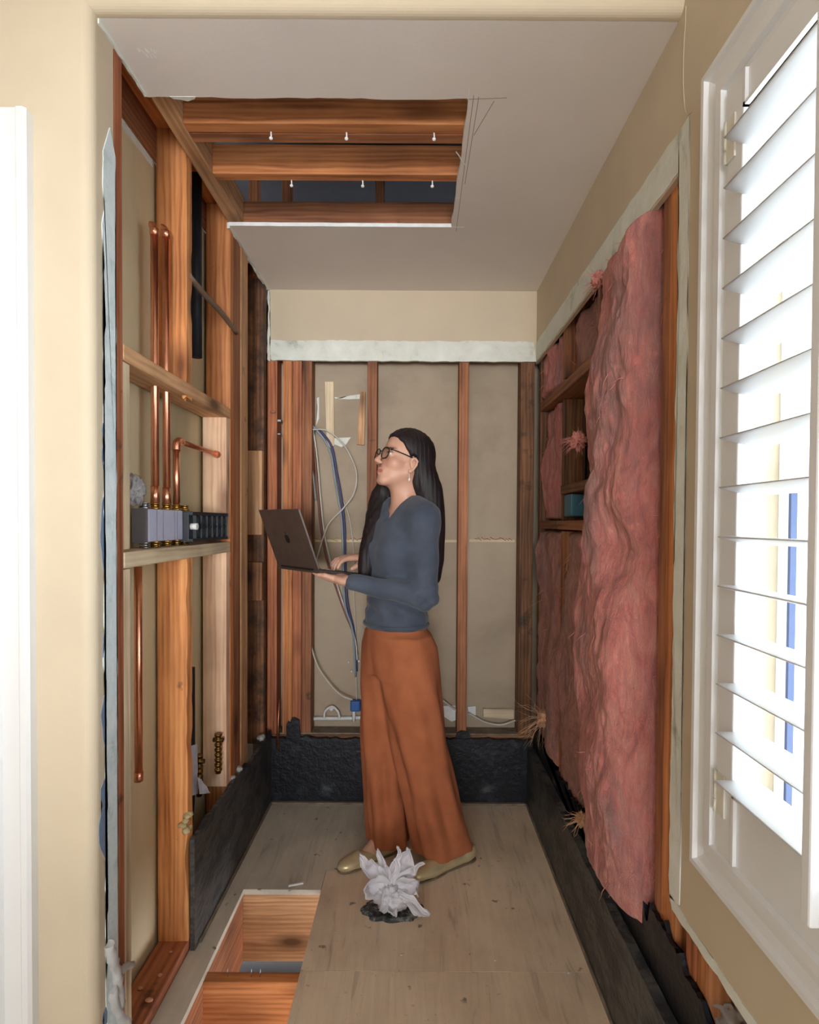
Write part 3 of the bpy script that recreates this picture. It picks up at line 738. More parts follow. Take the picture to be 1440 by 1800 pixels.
# brass valves and paper tag
def stop_valve(x, y, z0, z1, label):
    t = thing('stop_valve', (x, y, z0), label, 'valve')
    b = B(); zz = z0; i = 0; pts = []; rs_ = []
    while zz < z1:
        r = .013 if i % 2 else .0095
        pts += [(x, y, zz), (x, y, zz+.008)]; rs_ += [r, r]; zz += .009; i += 1
    tube(b, pts, rs_, 12); obj('stem', b, plain('old_brass', S(140, 108, 58), .4, 1), t)
    b = B(); tube(b, [(x-.018, y, z1-.02), (x+.018, y, z1-.02)], .008, 10); obj('handle', b, plain('old_brass_2', S(120, 96, 60), .45, 1), t)
    return t
stop_valve(-.735, 1.985, .36, .50, 'nearer old brass valve low behind the knotty stud')
stop_valve(-.70, 2.075, .40, .54, 'farther old brass valve beside the folded white paper')
b = B()
def sheetq(b, quad, n=8, amp=.004, th=.0008, seed=0):
    q = [Vector(p) for p in quad]; g = {}
    nn = (q[1]-q[0]).cross(q[3]-q[0]).normalized()
    for i in range(n+1):
        for j in range(n+1):
            u, v = i/n, j/n
            p = (q[0]*(1-u)+q[1]*u)*(1-v)+(q[3]*(1-u)+q[2]*u)*v
            g[i, j] = p+nn*noise.noise(p*30+Vector((seed, 0, 0)))*amp
    for s in (0, 1):
        V = {k: b.verts.new(p+nn*th*s) for k, p in g.items()}
        for i in range(n):
            for j in range(n):
                f = b.faces.new((V[i, j], V[i+1, j], V[i+1, j+1], V[i, j+1])); f.smooth = True
def PW(pts, **k): return [W(x, y, **k) for x, y in pts]
sheetq(b, PW([(334, 1312), (346, 1308), (348, 1395), (334, 1400)], X=-.712), seed=2)
sheetq(b, PW([(347, 1366), (354, 1370), (370, 1394), (352, 1396)], X=-.69), seed=4)
tag(obj('paper_tag', b, plain('white_paper', S(214, 220, 236), .8)), 'folded white paper tag hanging low between the left studs', 'tag')
# white lumps along the top of the left black board
for k, (px, py, r) in enumerate(((418, 1375, .016), (407, 1398, .012), (458, 1306, .018))):
    p = W(px, py, X=XL+.0)
    tag(obj('plaster_lump', crumple((XL+.004, p.y, .35), r, (1, 1.3, .8), k+11, 3, .5), plain('grey_white_lump_%d' % k, S(176, 178, 176), .9)), ('small pale lump midway along the top of the left black board', 'pale crumb just nearer than the midway lump on the left black board', 'pale lump at the far end of the left black board')[k], 'debris')
# torn plaster rag at the foot of the blue edge
b = B()
tube(b, cr(PW([(190, 1660), (200, 1700), (206, 1730), (212, 1768)], X=-.672), 6), [.010, .012, .014, .015, .014, .013]*3+[.012], 8)
tube(b, cr(PW([(205, 1720), (216, 1704), (232, 1694)], X=-.672), 6), .008, 8)
tube(b, cr(PW([(196, 1740), (206, 1780), (222, 1800)], X=-.674), 6), .012, 8)
for v in b.verts: v.co += Vector((noise.noise(v.co*60), noise.noise(v.co*60+Vector((3, 0, 0))), noise.noise(v.co*60+Vector((0, 3, 0)))))*.007
tag(obj('torn_plaster', b, plain('grey_plaster', S(196, 194, 190), .95)), 'torn rag of white plaster hanging at the foot of the blue edge', 'debris')

# ------------------------------------------------------------------ things on and in the back wall
BD = YB+.1025       # face of the sheet seen through the studs
def bq(name, pts, th, m, label, cat): return tag(obj(name, prism(B(), [(W(x, y, Y=BD).x, W(x, y, Y=BD).z) for x, y in pts], 'Y', BD-th, BD), m), label, cat)
bq('wood_shim', [(572, 672), (587, 672), (588, 784), (575, 790)], .012, wd('pale', 'Z', 0, False), 'pale narrow wood strip fixed upright to the back sheet', 'strip')
bq('wood_shim', [(634, 690), (643, 690), (641, 783), (628, 782)], .02, wd('tan', 'Z'), 'leaning tan wood strip against the stud behind the face', 'strip')
bq('plaster_patch', [(588, 770), (617, 769), (608, 782), (600, 786), (588, 781)], .003, mt['plaster'], 'white torn patch beside the lower end of the pale strip', 'patch')
bq('plaster_patch', [(588, 698), (602, 700), (612, 696), (634, 693), (635, 701), (612, 702), (590, 701)], .002, mt['plaster'], 'thin white smear between the two wood strips', 'patch')
bq('plaster_patch', [(557, 700), (561, 698), (561, 735), (556, 748), (558, 715)], .002, mt['plaster'], 'thin upright white smear left of the pale strip', 'patch')
bq('wood_scrap', [(849, 1244), (902, 1245), (902, 1262), (849, 1258)], .02, wd('pale', 'X', 0, False), 'short pale wood scrap low in the right back bay', 'block')
bq('plaster_patch', [(776, 1241), (803, 1240), (802, 1265), (794, 1268), (777, 1257)], .004, mt['gypsum'], 'white square patch left of the free standing stud, low down', 'patch')
bq('plaster_patch', [(822, 1241), (836, 1240), (836, 1256), (823, 1254)], .012, mt['white'], 'small white block right of the free standing stud, low down', 'patch')
# sheet joint with red and yellow crayon
b = B()
for x0, x1 in ((549, 644), (664, 805), (825, 905)):
    a = W(x0, 950, Y=BD); c = W(x1, 953, Y=BD); bx(b, a.x, c.x, BD-.0012, BD, a.z-.007, a.z+.005, 0)
struct(obj('trim_23', b, mt['paper_l']), 'tan tape over the joint of the back sheet')
b = B(); rr = random.Random(9)
for x0, x1, n_ in ((835, 900, 12), (665, 690, 4), (615, 642, 4)):
    for i in range(n_):
        a = W(x0+(x1-x0)*i/n_, 946+rr.uniform(-2, 3), Y=BD-.002); c = W(x0+(x1-x0)*(i+1.1)/n_, 948+rr.uniform(-2, 3), Y=BD-.002); tube(b, [a, c], .0014, 5)
struct(obj('trim_24', b, plain('red_print', S(176, 76, 64), .8)), 'faded red printing along the sheet joint')
b = B()
for i in range(6):
    a = W(552+i*10, 946+rr.uniform(-2, 3), Y=BD-.002); c = W(564+i*10, 949+rr.uniform(-2, 3), Y=BD-.002); tube(b, [a, c], .0016, 5)
struct(obj('trim_25', b, plain('yellow_print', S(206, 168, 60), .8)), 'faded yellow printing along the sheet joint')
# white conduit, bracket, blue box
tag(obj('conduit', tube(B(), PW([(538, 1263), (600, 1263), (640, 1261), (700, 1262)], Y=BD-.014), .0095, 10), mt['white']), 'white plastic conduit lying low in the left back bay', 'pipe')
t = thing('pipe_bracket', W(583, 1262, Y=BD-.016), 'white arched bracket on the conduit', 'bracket')
b = B(); tube(b, cr(PW([(570, 1262), (572, 1250), (583, 1242), (594, 1250), (597, 1262)], Y=BD-.03), 5), .0055, 8); obj('arch', b, mt['white'], t)
b = B(); sph(b, W(583, 1246, Y=BD-.03), .012, seg=12); obj('knob', b, mt['white'], t)
b = B(); pa = W(616, 1231, Y=BD-.03); pb = W(634, 1250, Y=BD-.03); bx(b, pa.x, pb.x, BD-.045, BD-.002, pb.z, pa.z, .008)
t = tag(obj('outlet_box', b, mt['blue']), 'blue round box where the white cable ends', 'box')
b = B(); tube(b, PW([(622, 1250), (622, 1268)], Y=BD-.03), .009, 8); obj('stub', b, mt['white'], t)
def cable(name, pts, r, m, label, y=BD-.03, dy=0): return tag(obj(name, tube(B(), cr([W(a, b_, Y=y-dy*i/len(pts)) for i, (a, b_) in enumerate(pts)], 6), r, 8), m), label, 'cable')
wht = plain('white_cable', S(206, 200, 188), .5); redb = plain('brown_cable', S(124, 78, 64), .5); navy = plain('navy_cable', S(64, 66, 112), .5); pale = plain('pale_blue_cable', S(138, 152, 160), .5)
cable('cable', [(549, 742), (553, 790), (559, 870), (565, 930), (575, 985), (590, 1030), (606, 1075), (622, 1115), (628, 1150)], .0055, redb, 'thick brown cable leaning down behind the laptop', BD-.022)
cable('cable', [(548, 738), (557, 800), (564, 880), (570, 935), (582, 990), (598, 1045), (614, 1090), (625, 1128), (628, 1160)], .0038, wht, 'white cable running beside the thick brown one', BD-.036)
cable('cable', [(549, 752), (565, 760), (583, 785), (592, 830), (601, 880), (606, 930), (607, 990), (611, 1060), (624, 1120), (627, 1180)], .0055, navy, 'navy cable curving down from the triple stud', BD-.028)
cable('cable', [(549, 748), (568, 770), (582, 800), (590, 850), (600, 910), (603, 970), (606, 1060), (620, 1110), (625, 1190)], .0052, pale, 'pale grey blue cable beside the navy one', BD-.044)
cable('cable', [(549, 755), (575, 757), (603, 780), (622, 815), (627, 840), (622, 868), (604, 893), (580, 918), (570, 940), (556, 985), (546, 1015), (541, 1055), (543, 1110), (556, 1165), (578, 1200), (600, 1222), (620, 1230)], .0036, wht, 'long white cable looping wide and ending at the blue box', BD-.062)
cable('cable', [(604, 880), (613, 905), (619, 940), (622, 985), (622, 1040), (625, 1100), (627, 1240)], .0022, wht, 'thin grey wire between the navy cable and the woman', BD-.018)
cable('cable', [(552, 757), (545, 790), (551, 840), (555, 880)], .003, pale, 'short grey cable end against the triple stud', BD-.055)
cable('cable', [(700, 1200), (767, 1225), (798, 1246), (815, 1258)], .0045, wht, 'white cable emerging behind the trousers', BD-.03)
cable('cable', [(824, 1253), (850, 1268), (880, 1274), (906, 1266)], .0042, wht, 'white cable sagging low in the right back bay', BD-.03)
# clips near the end of the bundle
for px, py in ((613, 1164), (631, 1162), (618, 1180)): tag(obj('cable_clip', sph(B(), W(px, py, Y=BD-.014), .006, seg=8), mt['white']), 'white clip where the cable bundle meets the sheet', 'clip', 'clips at the cable bundle')
# small pipe and scraps in the narrow gap at the back left
gx = W(490, 1200, Y=YB+.04)
tag(obj('thin_pipe', tube(B(), PW([(491, 1230), (489, 1275), (488, 1316)], Y=YB-.016), [.0035, .005, .006], 8), mt['copper_dull']), 'thin copper stub in front of the narrow gap, low at the back left', 'pipe')
tag(obj('metal_bracket', bx(bx(B(), W(486, 1, Y=YB+.03).x, W(496, 1, Y=YB+.03).x, YB+.02, YB+.045, 1.76, 1.772, .002), W(487, 1, Y=YB+.03).x, W(495, 1, Y=YB+.03).x, YB+.02, YB+.045, 1.70, 1.708, .002), mt['steel']), 'small metal clips inside the narrow gap of the back left studs', 'clip')
tag(obj('plaster_lump', crumple(W(480, 724, Y=YB+.004), .012, (1.2, .8, .6), 21, 3), plain('pinkish_lump', S(176, 122, 98), .9)), 'pinkish lump on the reddish corner stud', 'debris')
# ------------------------------------------------------------------ pink insulation
def pinkmat(name, hue=0):
    m, n, l, b = nmat(name)
    tc = n.new('ShaderNodeTexCoord').outputs['Object']
    v = mapping(n, l, tc, (1.3, 1.3, .5))
    f = noi(n, l, v, 11, 6, .62, 1.6)
    st = [(.30, S(172, 92, 86)), (.45, S(212, 120, 110)), (.6, S(226, 142, 128)), (.78, S(232, 170, 150))] if not hue else [(.28, S(120, 72, 60)), (.45, S(172, 102, 88)), (.62, S(196, 126, 104)), (.8, S(206, 152, 124))]
    r = ramp(n, st); l.new(f, r.inputs[0])
    g = noi(n, l, mapping(n, l, tc, (1, 1, .45)), 3.4, 5, .65, .6)
    rg = ramp(n, [(.47, (0, 0, 0, 1)), (.62, (.72, .72, .72, 1))]); l.new(g, rg.inputs[0])
    col = mixc(n, l, rg.outputs[0], r.outputs[0], S(138, 108, 106))
    l.new(col, b.inputs['Base Color']); b.inputs['Roughness'].default_value = .95
    b.inputs['Sheen Weight'].default_value = .35
    h = noi(n, l, mapping(n, l, tc, (1.6, 1.6, .5)), 42, 6, .7, 2.0)
    bump(n, l, b, h, .9, .014)
    return m
pink = pinkmat('pink_fibreglass'); pink2 = pinkmat('brown_pink_fibreglass', 1)
fibre = plain('pink_fibre', S(226, 150, 140), .9); fibre2 = plain('cream_fibre', S(222, 176, 140), .9)
def batt(name, y0, y1, z0, z1, xf, xb, m, label, seed, h=.006, rag=.02, tufts=60, fm=None, edge=.035, yf=None):
    """puffy slab: xf(y, z) is the X of its room side; ragged outline; closed at the back"""
    t = thing(name, (xb, (y0+y1)/2, z0), label, 'insulation')
    ny = int((y1-y0)/h); nz = int((z1-z0)/h); bm = B(); V = {}
    for i in range(ny+1):
        for j in range(nz+1):
            u, v = i/ny, j/nz
            z = z0+(z1-z0)*v
            if yf: ya, yb = yf(z)
            else: ya, yb = y0, y1
            zz = z+rag*noise.noise(Vector((u*9, seed, 1)))*(1 if v < .04 else 0)
            y = ya+(yb-ya)*u
            y += rag*.9*(noise.noise(Vector((z*9, seed, 3+3*round(u))))+.6*noise.noise(Vector((z*30, seed, 5))))*(abs(2*u-1)**4)*(0 if (u > .5 and not yf) else 1)*(.3 if (yf and u < .5) else 1)+(.008*(1-u) if yf else 0)
            e = min(u*(yb-ya), (1-u)*(yb-ya), v*(z1-z0), (1-v)*(z1-z0))
            e = min(1, e/edge); e = math.sqrt(max(0, 1-(1-e)**2))
            p = Vector((0, y*1.1, z*.62))
            dd = .034*noise.noise(p*6+Vector((seed, 0, 0)))+.014*noise.noise(p*15+Vector((seed, 3, 0)))-.008*abs(noise.noise(Vector((seed, y*26, z*9))))+.005*noise.noise(Vector((seed, y*70, z*36)))
            x = xb+(xf(y, z)-xb)*e+dd*e
            V[i, j] = bm.verts.new((min(x, xb), y, zz))
    for i in range(ny):
        for j in range(nz):
            f = bm.faces.new((V[i, j], V[i+1, j], V[i+1, j+1], V[i, j+1])); f.smooth = True
    # back
    bk = [V[i, 0] for i in range(ny+1)]+[V[ny, j] for j in range(1, nz+1)]+[V[i, nz] for i in range(ny-1, -1, -1)]+[V[0, j] for j in range(nz-1, 0, -1)]
    b2 = [bm.verts.new((xb+.02, v.co.y, v.co.z)) for v in bk]
    k = len(bk)
    for q in range(k): bm.faces.new((bk[q], b2[q], b2[(q+1) % k], bk[(q+1) % k]))
    o = obj('batt', bm, m, t)
    bm = B(); rr = random.Random(seed)
    for q in range(tufts):
        u = rr.random(); z = rr.uniform(z0+.03, z1-.03)
        ya, yb = yf(z) if yf else (y0, y1)
        if rr.random() < .5: u = rr.choice((.02, .98, .05, .95))
        y = ya+(yb-ya)*min(.98, max(.02, u))
        ed = min(1, min(u, 1-u)*(yb-ya)/edge+.25)
        x = xb+(xf(y, z)-xb)*ed
        ln = rr.uniform(.02, .07); d = Vector((rr.uniform(-.6, .1), rr.uniform(-.8, .8), rr.uniform(-1.3, .6))).normalized()
        p = Vector((x+.006, y, z)); pts = [p]
        for s_ in range(5):
            d = (d+Vector((rr.uniform(-.3, .25), rr.uniform(-.45, .45), rr.uniform(-.5, .3)))).normalized(); pts.append(pts[-1]+d*ln/5)
        n_ = len(cr(pts, 3)); r0 = rr.uniform(.0006, .0017)
        tube(bm, cr(pts, 3), [r0*(1-.85*s_/(n_-1)) for s_ in range(n_)], 5)
    o2 = obj('loose_fibre', bm, fm or fibre, t); o2['kind'] = 'stuff'
    return t
def xf1(y, z):
    a = (y-1.35)/.45
    b_ = .012+.062*math.sin(math.pi*min(1, max(0, a*1.05)))**.7
    b_ *= .35+.65*min(1, max(0, (2.06-z)/.5))
    b_ *= 1-.8*math.exp(-((z-1.22)/.10)**2-((y-1.44)/.08)**2)
    b_ += .018*math.exp(-((z-1.0)/.12)**2)
    return XR-b_
def yf1(z):
    # outline of the nearer batt: its far edge leans out lower down
    pts = [(.30, 1.60), (.42, 1.70), (.6, 1.76), (.85, 1.82), (1.0, 1.84), (1.2, 1.80), (1.5, 1.80), (1.62, 1.77), (1.72, 1.70), (1.9, 1.68), (2.05, 1.72)]
    for (a, b_), (c, d) in zip(pts, pts[1:]):
        if z <= c: return 1.366, b_+(d-b_)*max(0, (z-a))/(c-a)
    return 1.366, pts[-1][1]
batt('insulation_batt', 1.352, 1.80, .33, 2.045, xf1, XR+.05, pink, 'large bulging pink batt nearest the orange stud pair, full wall height', 3, rag=.016, tufts=150, yf=yf1, edge=.05)
def flat(d): return lambda y, z: XR-d+.03*math.sin(y*7+z*3)*.4
batt('insulation_batt', 1.842, 2.216, 1.845, 2.05, flat(-.03), XR+.07, pink2, 'upper pink piece between the big batt and the short stud', 5, tufts=20, edge=.02, rag=.004)
batt('insulation_batt', 2.262, 2.652, 1.845, 2.05, flat(-.03), XR+.07, pink, 'upper pink piece in the far corner above the dark block', 6, tufts=20, edge=.02, rag=.004)
batt('insulation_batt', 2.396, 2.650, 1.314, 1.796, flat(-.045), XR+.08, pink, 'flat pink piece standing beside the dark recess', 7, tufts=14, edge=.008, rag=.003)
batt('insulation_batt', 1.86, 2.216, .30, 1.272, flat(-.012), XR+.07, pink2, 'lower brownish pink piece right behind the big batt', 8, tufts=70, edge=.03, rag=.006, fm=fibre2)
batt('insulation_batt', 2.262, 2.652, .34, 1.272, flat(-.006), XR+.07, pink2, 'lower brownish pink piece in the far right corner', 9, tufts=70, edge=.03, rag=.006, fm=fibre2)
# loose wisp hanging out at the far corner and the curl at the recess
def wisp(c, r, n, seed, m, label, spread=(1, 1, 1), ln=.08):
    bm = crumple(c, r, (.8, 1.2, 1.0), seed, 4, .9, 2.6); rr = random.Random(seed)
    for q in range(n):
        d = Vector((rr.uniform(-1, .3)*spread[0], rr.uniform(-1, 1)*spread[1], rr.uniform(-1, .6)*spread[2])).normalized(); pts = [Vector(c)+d*r*.4]
        for s_ in range(5):
            d = (d+Vector((rr.uniform(-.35, .25), rr.uniform(-.4, .4), rr.uniform(-.5, .35)))).normalized(); pts.append(pts[-1]+d*ln*rr.uniform(.7, 1.2)/5)
        pp = cr(pts, 3); r0 = rr.uniform(.0007, .0018)
        tube(bm, pp, [r0*(1-.85*s_/(len(pp)-1)) for s_ in range(len(pp))], 5)
    return tag(obj('insulation_tuft', bm, m), label, 'insulation')
p = W(955, 1262, X=XR-.012); wisp(p, .038, 46, 4, fibre2, 'cream wisp of fibre hanging from the far lower piece', ln=.13)
p = W(1016, 775, X=XR-.025); wisp((p.x, p.y, p.z), .034, 26, 12, fibre, 'pink curl sticking out over the dark recess', ln=.05)
p = W(1052, 492, X=XR-.01); wisp(p, .028, 18, 15, fibre, 'pink curl poking up at the plaster band', ln=.05)
p = W(1022, 1440, X=XR-.01); wisp(p, .026, 20, 18, fibre2, 'cream wisp on the black board below the big batt', ln=.06)
# crumpled grey lump seen through the cut below the window
tag(obj('fibre_lump', crumple(W(1285, 1775, X=.62), .05, (1, 1, 1.2), 31, 4, .6), plain('grey_lump', S(170, 158, 148), .9)), 'greyish lump in the wall cavity under the window', 'insulation')
# ------------------------------------------------------------------ smooth bodies: distance fields meshed by surface nets
class SDF:
    """smooth union of limbs and ellipsoids on a grid"""
    def __init__(s, lo, hi, h):
        s.h = h; s.lo = np.array(lo, np.float32)
        n = [int(math.ceil((hi[i]-lo[i])/h))+1 for i in range(3)]
        s.ax = [s.lo[i]+h*np.arange(n[i], dtype=np.float32) for i in range(3)]
        s.d = np.full(n, 1.0, np.float32)
    def win(s, lo, hi, pad):
        sl = []
        for i in range(3):
            a = max(0, int((lo[i]-pad-s.lo[i])/s.h)); b = min(len(s.ax[i]), int((hi[i]+pad-s.lo[i])/s.h)+2)
            if b <= a: return None, None
            sl.append(slice(a, b))
        return tuple(sl), np.meshgrid(s.ax[0][sl[0]], s.ax[1][sl[1]], s.ax[2][sl[2]], indexing='ij', sparse=True)
    def op(s, sl, v, k, sub=False):
        a = s.d[sl]
        if sub:
            v = -v
            hh = np.clip(.5-.5*(v-a)/max(k, 1e-6), 0, 1) if k else None
            s.d[sl] = np.maximum(a, v) if not k else v*(1-hh)+a*hh+k*hh*(1-hh)
            return
        if not k: s.d[sl] = np.minimum(a, v); return
        hh = np.clip(.5+.5*(a-v)/k, 0, 1); s.d[sl] = a*(1-hh)+v*hh-k*hh*(1-hh)
    def cap(s, p, q, r1, r2=None, k=.02, sub=False):
        r2 = r1 if r2 is None else r2; p = np.array(p); q = np.array(q); R_ = max(r1, r2)
        sl, g = s.win(np.minimum(p, q)-R_, np.maximum(p, q)+R_, k+3*s.h)
        if sl is None: return
        d = q-p; L = max(float(d@d), 1e-9)
        t = np.clip(((g[0]-p[0])*d[0]+(g[1]-p[1])*d[1]+(g[2]-p[2])*d[2])/L, 0, 1)
        v = np.sqrt((g[0]-p[0]-t*d[0])**2+(g[1]-p[1]-t*d[1])**2+(g[2]-p[2]-t*d[2])**2)-(r1+(r2-r1)*t)
        s.op(sl, v, k, sub)
    def ell(s, c, r, M=None, k=.02, sub=False):
        c = np.array(c); R_ = max(r)
        sl, g = s.win(c-R_, c+R_, k+3*s.h)
        if sl is None: return
        X = [g[i]-c[i] for i in range(3)]
        if M is not None: X = [X[0]*M[i][0]+X[1]*M[i][1]+X[2]*M[i][2] for i in range(3)]
        k0 = np.sqrt((X[0]/r[0])**2+(X[1]/r[1])**2+(X[2]/r[2])**2); k1 = np.sqrt((X[0]/r[0]**2)**2+(X[1]/r[1]**2)**2+(X[2]/r[2]**2)**2)
        s.op(sl, k0*(k0-1)/np.maximum(k1, 1e-6), k, sub)
    def chain(s, pts, k=.02):
        q = cr([tuple(p[0]) for p in pts], 6); r = np.interp(np.arange(len(q))/6, np.arange(len(pts)), [p[1] for p in pts])
        pts = [(tuple(a), b) for a, b in zip(q, r)]
        for a, b in zip(pts, pts[1:]): s.cap(a[0], b[0], a[1], b[1], k)
    def loft(s, secs, yaw, k=.03, fold=None, sub=False, grow=0):
        """stack of ellipses: secs = [(z, cx, cy, a_forward, b_side)], forward axis at yaw"""
        secs = sorted(secs); Z = np.array([q[0] for q in secs])
        R_ = max(max(q[3], q[4]) for q in secs)+grow
        lo = [min(q[1] for q in secs)-R_, min(q[2] for q in secs)-R_, Z[0]]; hi = [max(q[1] for q in secs)+R_, max(q[2] for q in secs)+R_, Z[-1]]
        sl, g = s.win(lo, hi, k+3*s.h)
        z = g[2]; I = lambda i: np.interp(z, Z, np.array([q[i] for q in secs]))
        ca, sa = math.cos(yaw), math.sin(yaw)
        x = g[0]-I(1); y = g[1]-I(2); f = x*ca+y*sa; l = -x*sa+y*ca
        a = I(3)+grow; b = I(4)+grow
        rr_ = np.sqrt((f/a)**2+(l/b)**2)+1e-6
        v = (rr_-1)*np.minimum(a, b)
        if fold is not None: v = v-fold(np.arctan2(l/b, f/a), z)
        v = np.maximum(v, np.maximum(Z[0]-z, z-Z[-1]))
        s.op(sl, v.astype(np.float32), k, sub)
    def noise(s, f):
        g = np.meshgrid(*s.ax, indexing='ij', sparse=True); s.d = s.d+f(*g).astype(np.float32)
    def cut(s, f, k=0):
        g = np.meshgrid(*s.ax, indexing='ij', sparse=True); s.op((slice(None),)*3, f(*g).astype(np.float32), k, True)
    def mesh(s):
        D = s.d; D[0] = D[-1] = 1; D[:, 0] = D[:, -1] = 1; D[:, :, 0] = D[:, :, -1] = 1
        ins = D < 0
        nx, ny, nz = D.shape
        cnt = np.zeros((nx-1, ny-1, nz-1), np.int8)
        for a in (0, 1):
            for b in (0, 1):
                for c in (0, 1): cnt += ins[a:nx-1+a, b:ny-1+b, c:nz-1+c]
        act = np.argwhere((cnt > 0) & (cnt < 8))
        idx = np.full(cnt.shape, -1, np.int64); idx[tuple(act.T)] = np.arange(len(act))
        P = np.zeros((len(act), 3)); N = np.zeros(len(act))
        cor = [(a, b, c) for a in (0, 1) for b in (0, 1) for c in (0, 1)]
        for i, p in enumerate(cor):
            for q in cor[i+1:]:
                if sum(abs(p[j]-q[j]) for j in range(3)) != 1: continue
                da = D[act[:, 0]+p[0], act[:, 1]+p[1], act[:, 2]+p[2]]; db = D[act[:, 0]+q[0], act[:, 1]+q[1], act[:, 2]+q[2]]
                m = (da < 0) != (db < 0)
                t = np.where(m, da/np.where(m, da-db, 1), 0)
                for j in range(3): P[:, j] += np.where(m, p[j]+(q[j]-p[j])*t, 0)
                N += m
        P = (P/N[:, None]+act)*s.h+s.lo
        F_ = []
        for ax in range(3):
            sh = [slice(None)]*3; s2 = list(sh); sh[ax] = slice(0, -1); s2[ax] = slice(1, None)
            a = ins[tuple(sh)]; b = ins[tuple(s2)]
            e = np.argwhere(a != b); u, v = [(1, 2), (2, 0), (0, 1)][ax]
            ok = (e[:, u] > 0) & (e[:, v] > 0) & (e[:, u] < cnt.shape[u]) & (e[:, v] < cnt.shape[v]); e = e[ok]
            fl = a[tuple(e.T)]
            def at(du, dv):
                w = e.copy(); w[:, u] += du; w[:, v] += dv; return idx[tuple(w.T)]
            q = np.stack([at(-1, -1), at(0, -1), at(0, 0), at(-1, 0)], 1)
            q[~fl] = q[~fl][:, ::-1]; F_.append(q)
        F_ = np.concatenate(F_); F_ = F_[(F_ >= 0).all(1)]
        return P, F_
def smooth_np(P, Fq, it):
    for _ in range(it):
        A = np.zeros_like(P); c = np.zeros(len(P))
        for k in range(4):
            a = Fq[:, k]; b = Fq[:, (k+1) % 4]
            np.add.at(A, a, P[b]); np.add.at(A, b, P[a]); np.add.at(c, a, 1); np.add.at(c, b, 1)
        P = P*.4+.6*A/np.maximum(c, 1)[:, None]
    return P
def join_np(parts):
    Ps, Fs, o = [], [], 0
    for P, Fq in parts: Ps.append(P); Fs.append(Fq+o); o += len(P)
    return np.concatenate(Ps), np.concatenate(Fs)
def np_obj(name, P, Fq, m, parent=None, origin=(0, 0, 0), colors=None):
    me = bpy.data.meshes.new(name); me.vertices.add(len(P)); me.vertices.foreach_set('co', (P-np.array(origin)).astype(np.float32).ravel())
    me.loops.add(Fq.size); me.loops.foreach_set('vertex_index', Fq.astype(np.int32).ravel())
    me.polygons.add(len(Fq)); me.polygons.foreach_set('loop_start', np.arange(0, Fq.size, 4, dtype=np.int32)); me.polygons.foreach_set('loop_total', np.full(len(Fq), 4, np.int32))
    me.polygons.foreach_set('use_smooth', np.ones(len(Fq), bool)); me.update(calc_edges=True); me.validate()
    if colors is not None:
        at = me.color_attributes.new('tone', 'FLOAT_COLOR', 'POINT'); at.data.foreach_set('color', colors.astype(np.float32).ravel())
    me.materials.append(m); o = bpy.data.objects.new(name, me); C.objects.link(o)
    if parent is not None: o.parent = parent
    else: o.location = origin
    return o

# ------------------------------------------------------------------ the woman
OR = np.array((-.055, 2.215, 0.0))
YAW = math.atan2(-.57, -.82)                 # she faces left and a little towards the camera
fw = np.array((math.cos(YAW), math.sin(YAW), 0)); lf = np.array((-math.sin(YAW), math.cos(YAW), 0)); lf = lf if lf[1] < 0 else -lf   # her left is the camera's side
up = np.array((0, 0, 1.0))
def bp(f, l, z): return OR+fw*f+lf*l+up*z
# joints
shL, shR = np.array((.030, 2.085, 1.325)), bp(.0, -.165, 1.325)
elL, wrL = np.array((.035, 2.075, 1.035)), np.array((-.235, 2.075, 1.088))
elR, wrR = np.array((-.115, 2.42, 1.09)), np.array((-.205, 2.275, 1.165))
torso = [(.86, -.07, 2.215, .10, .138), (.93, -.073, 2.215, .098, .128), (1.04, -.068, 2.215, .094, .118), (1.14, -.062, 2.215, .105, .135), (1.22, -.055, 2.217, .108, .148), (1.30, -.045, 2.22, .092, .16), (1.345, -.035, 2.223, .068, .145), (1.375, -.03, 2.225, .05, .085)]
legL = [(.03, .118, 2.222), (.25, .070, 2.20), (.48, .018, 2.18), (.68, -.015, 2.165), (.84, -.035, 2.165)]
legR = [(.03, -.098, 2.275), (.25, -.112, 2.275), (.48, -.118, 2.27), (.68, -.112, 2.26), (.84, -.095, 2.25)]

# head frame
HC = np.array((-.045, 2.195, 1.530)); hy = math.radians(180+29); hp = math.radians(14)
hf0 = np.array((math.cos(hy), math.sin(hy), 0)); hf = hf0*math.cos(hp)+up*math.sin(hp); hu = -hf0*math.sin(hp)+up*math.cos(hp); hl = np.cross(hu, hf)
def hpnt(f, s, u): return HC+hf*f+hl*s+hu*u
HM = [hf, hl, hu]
skin_parts = []
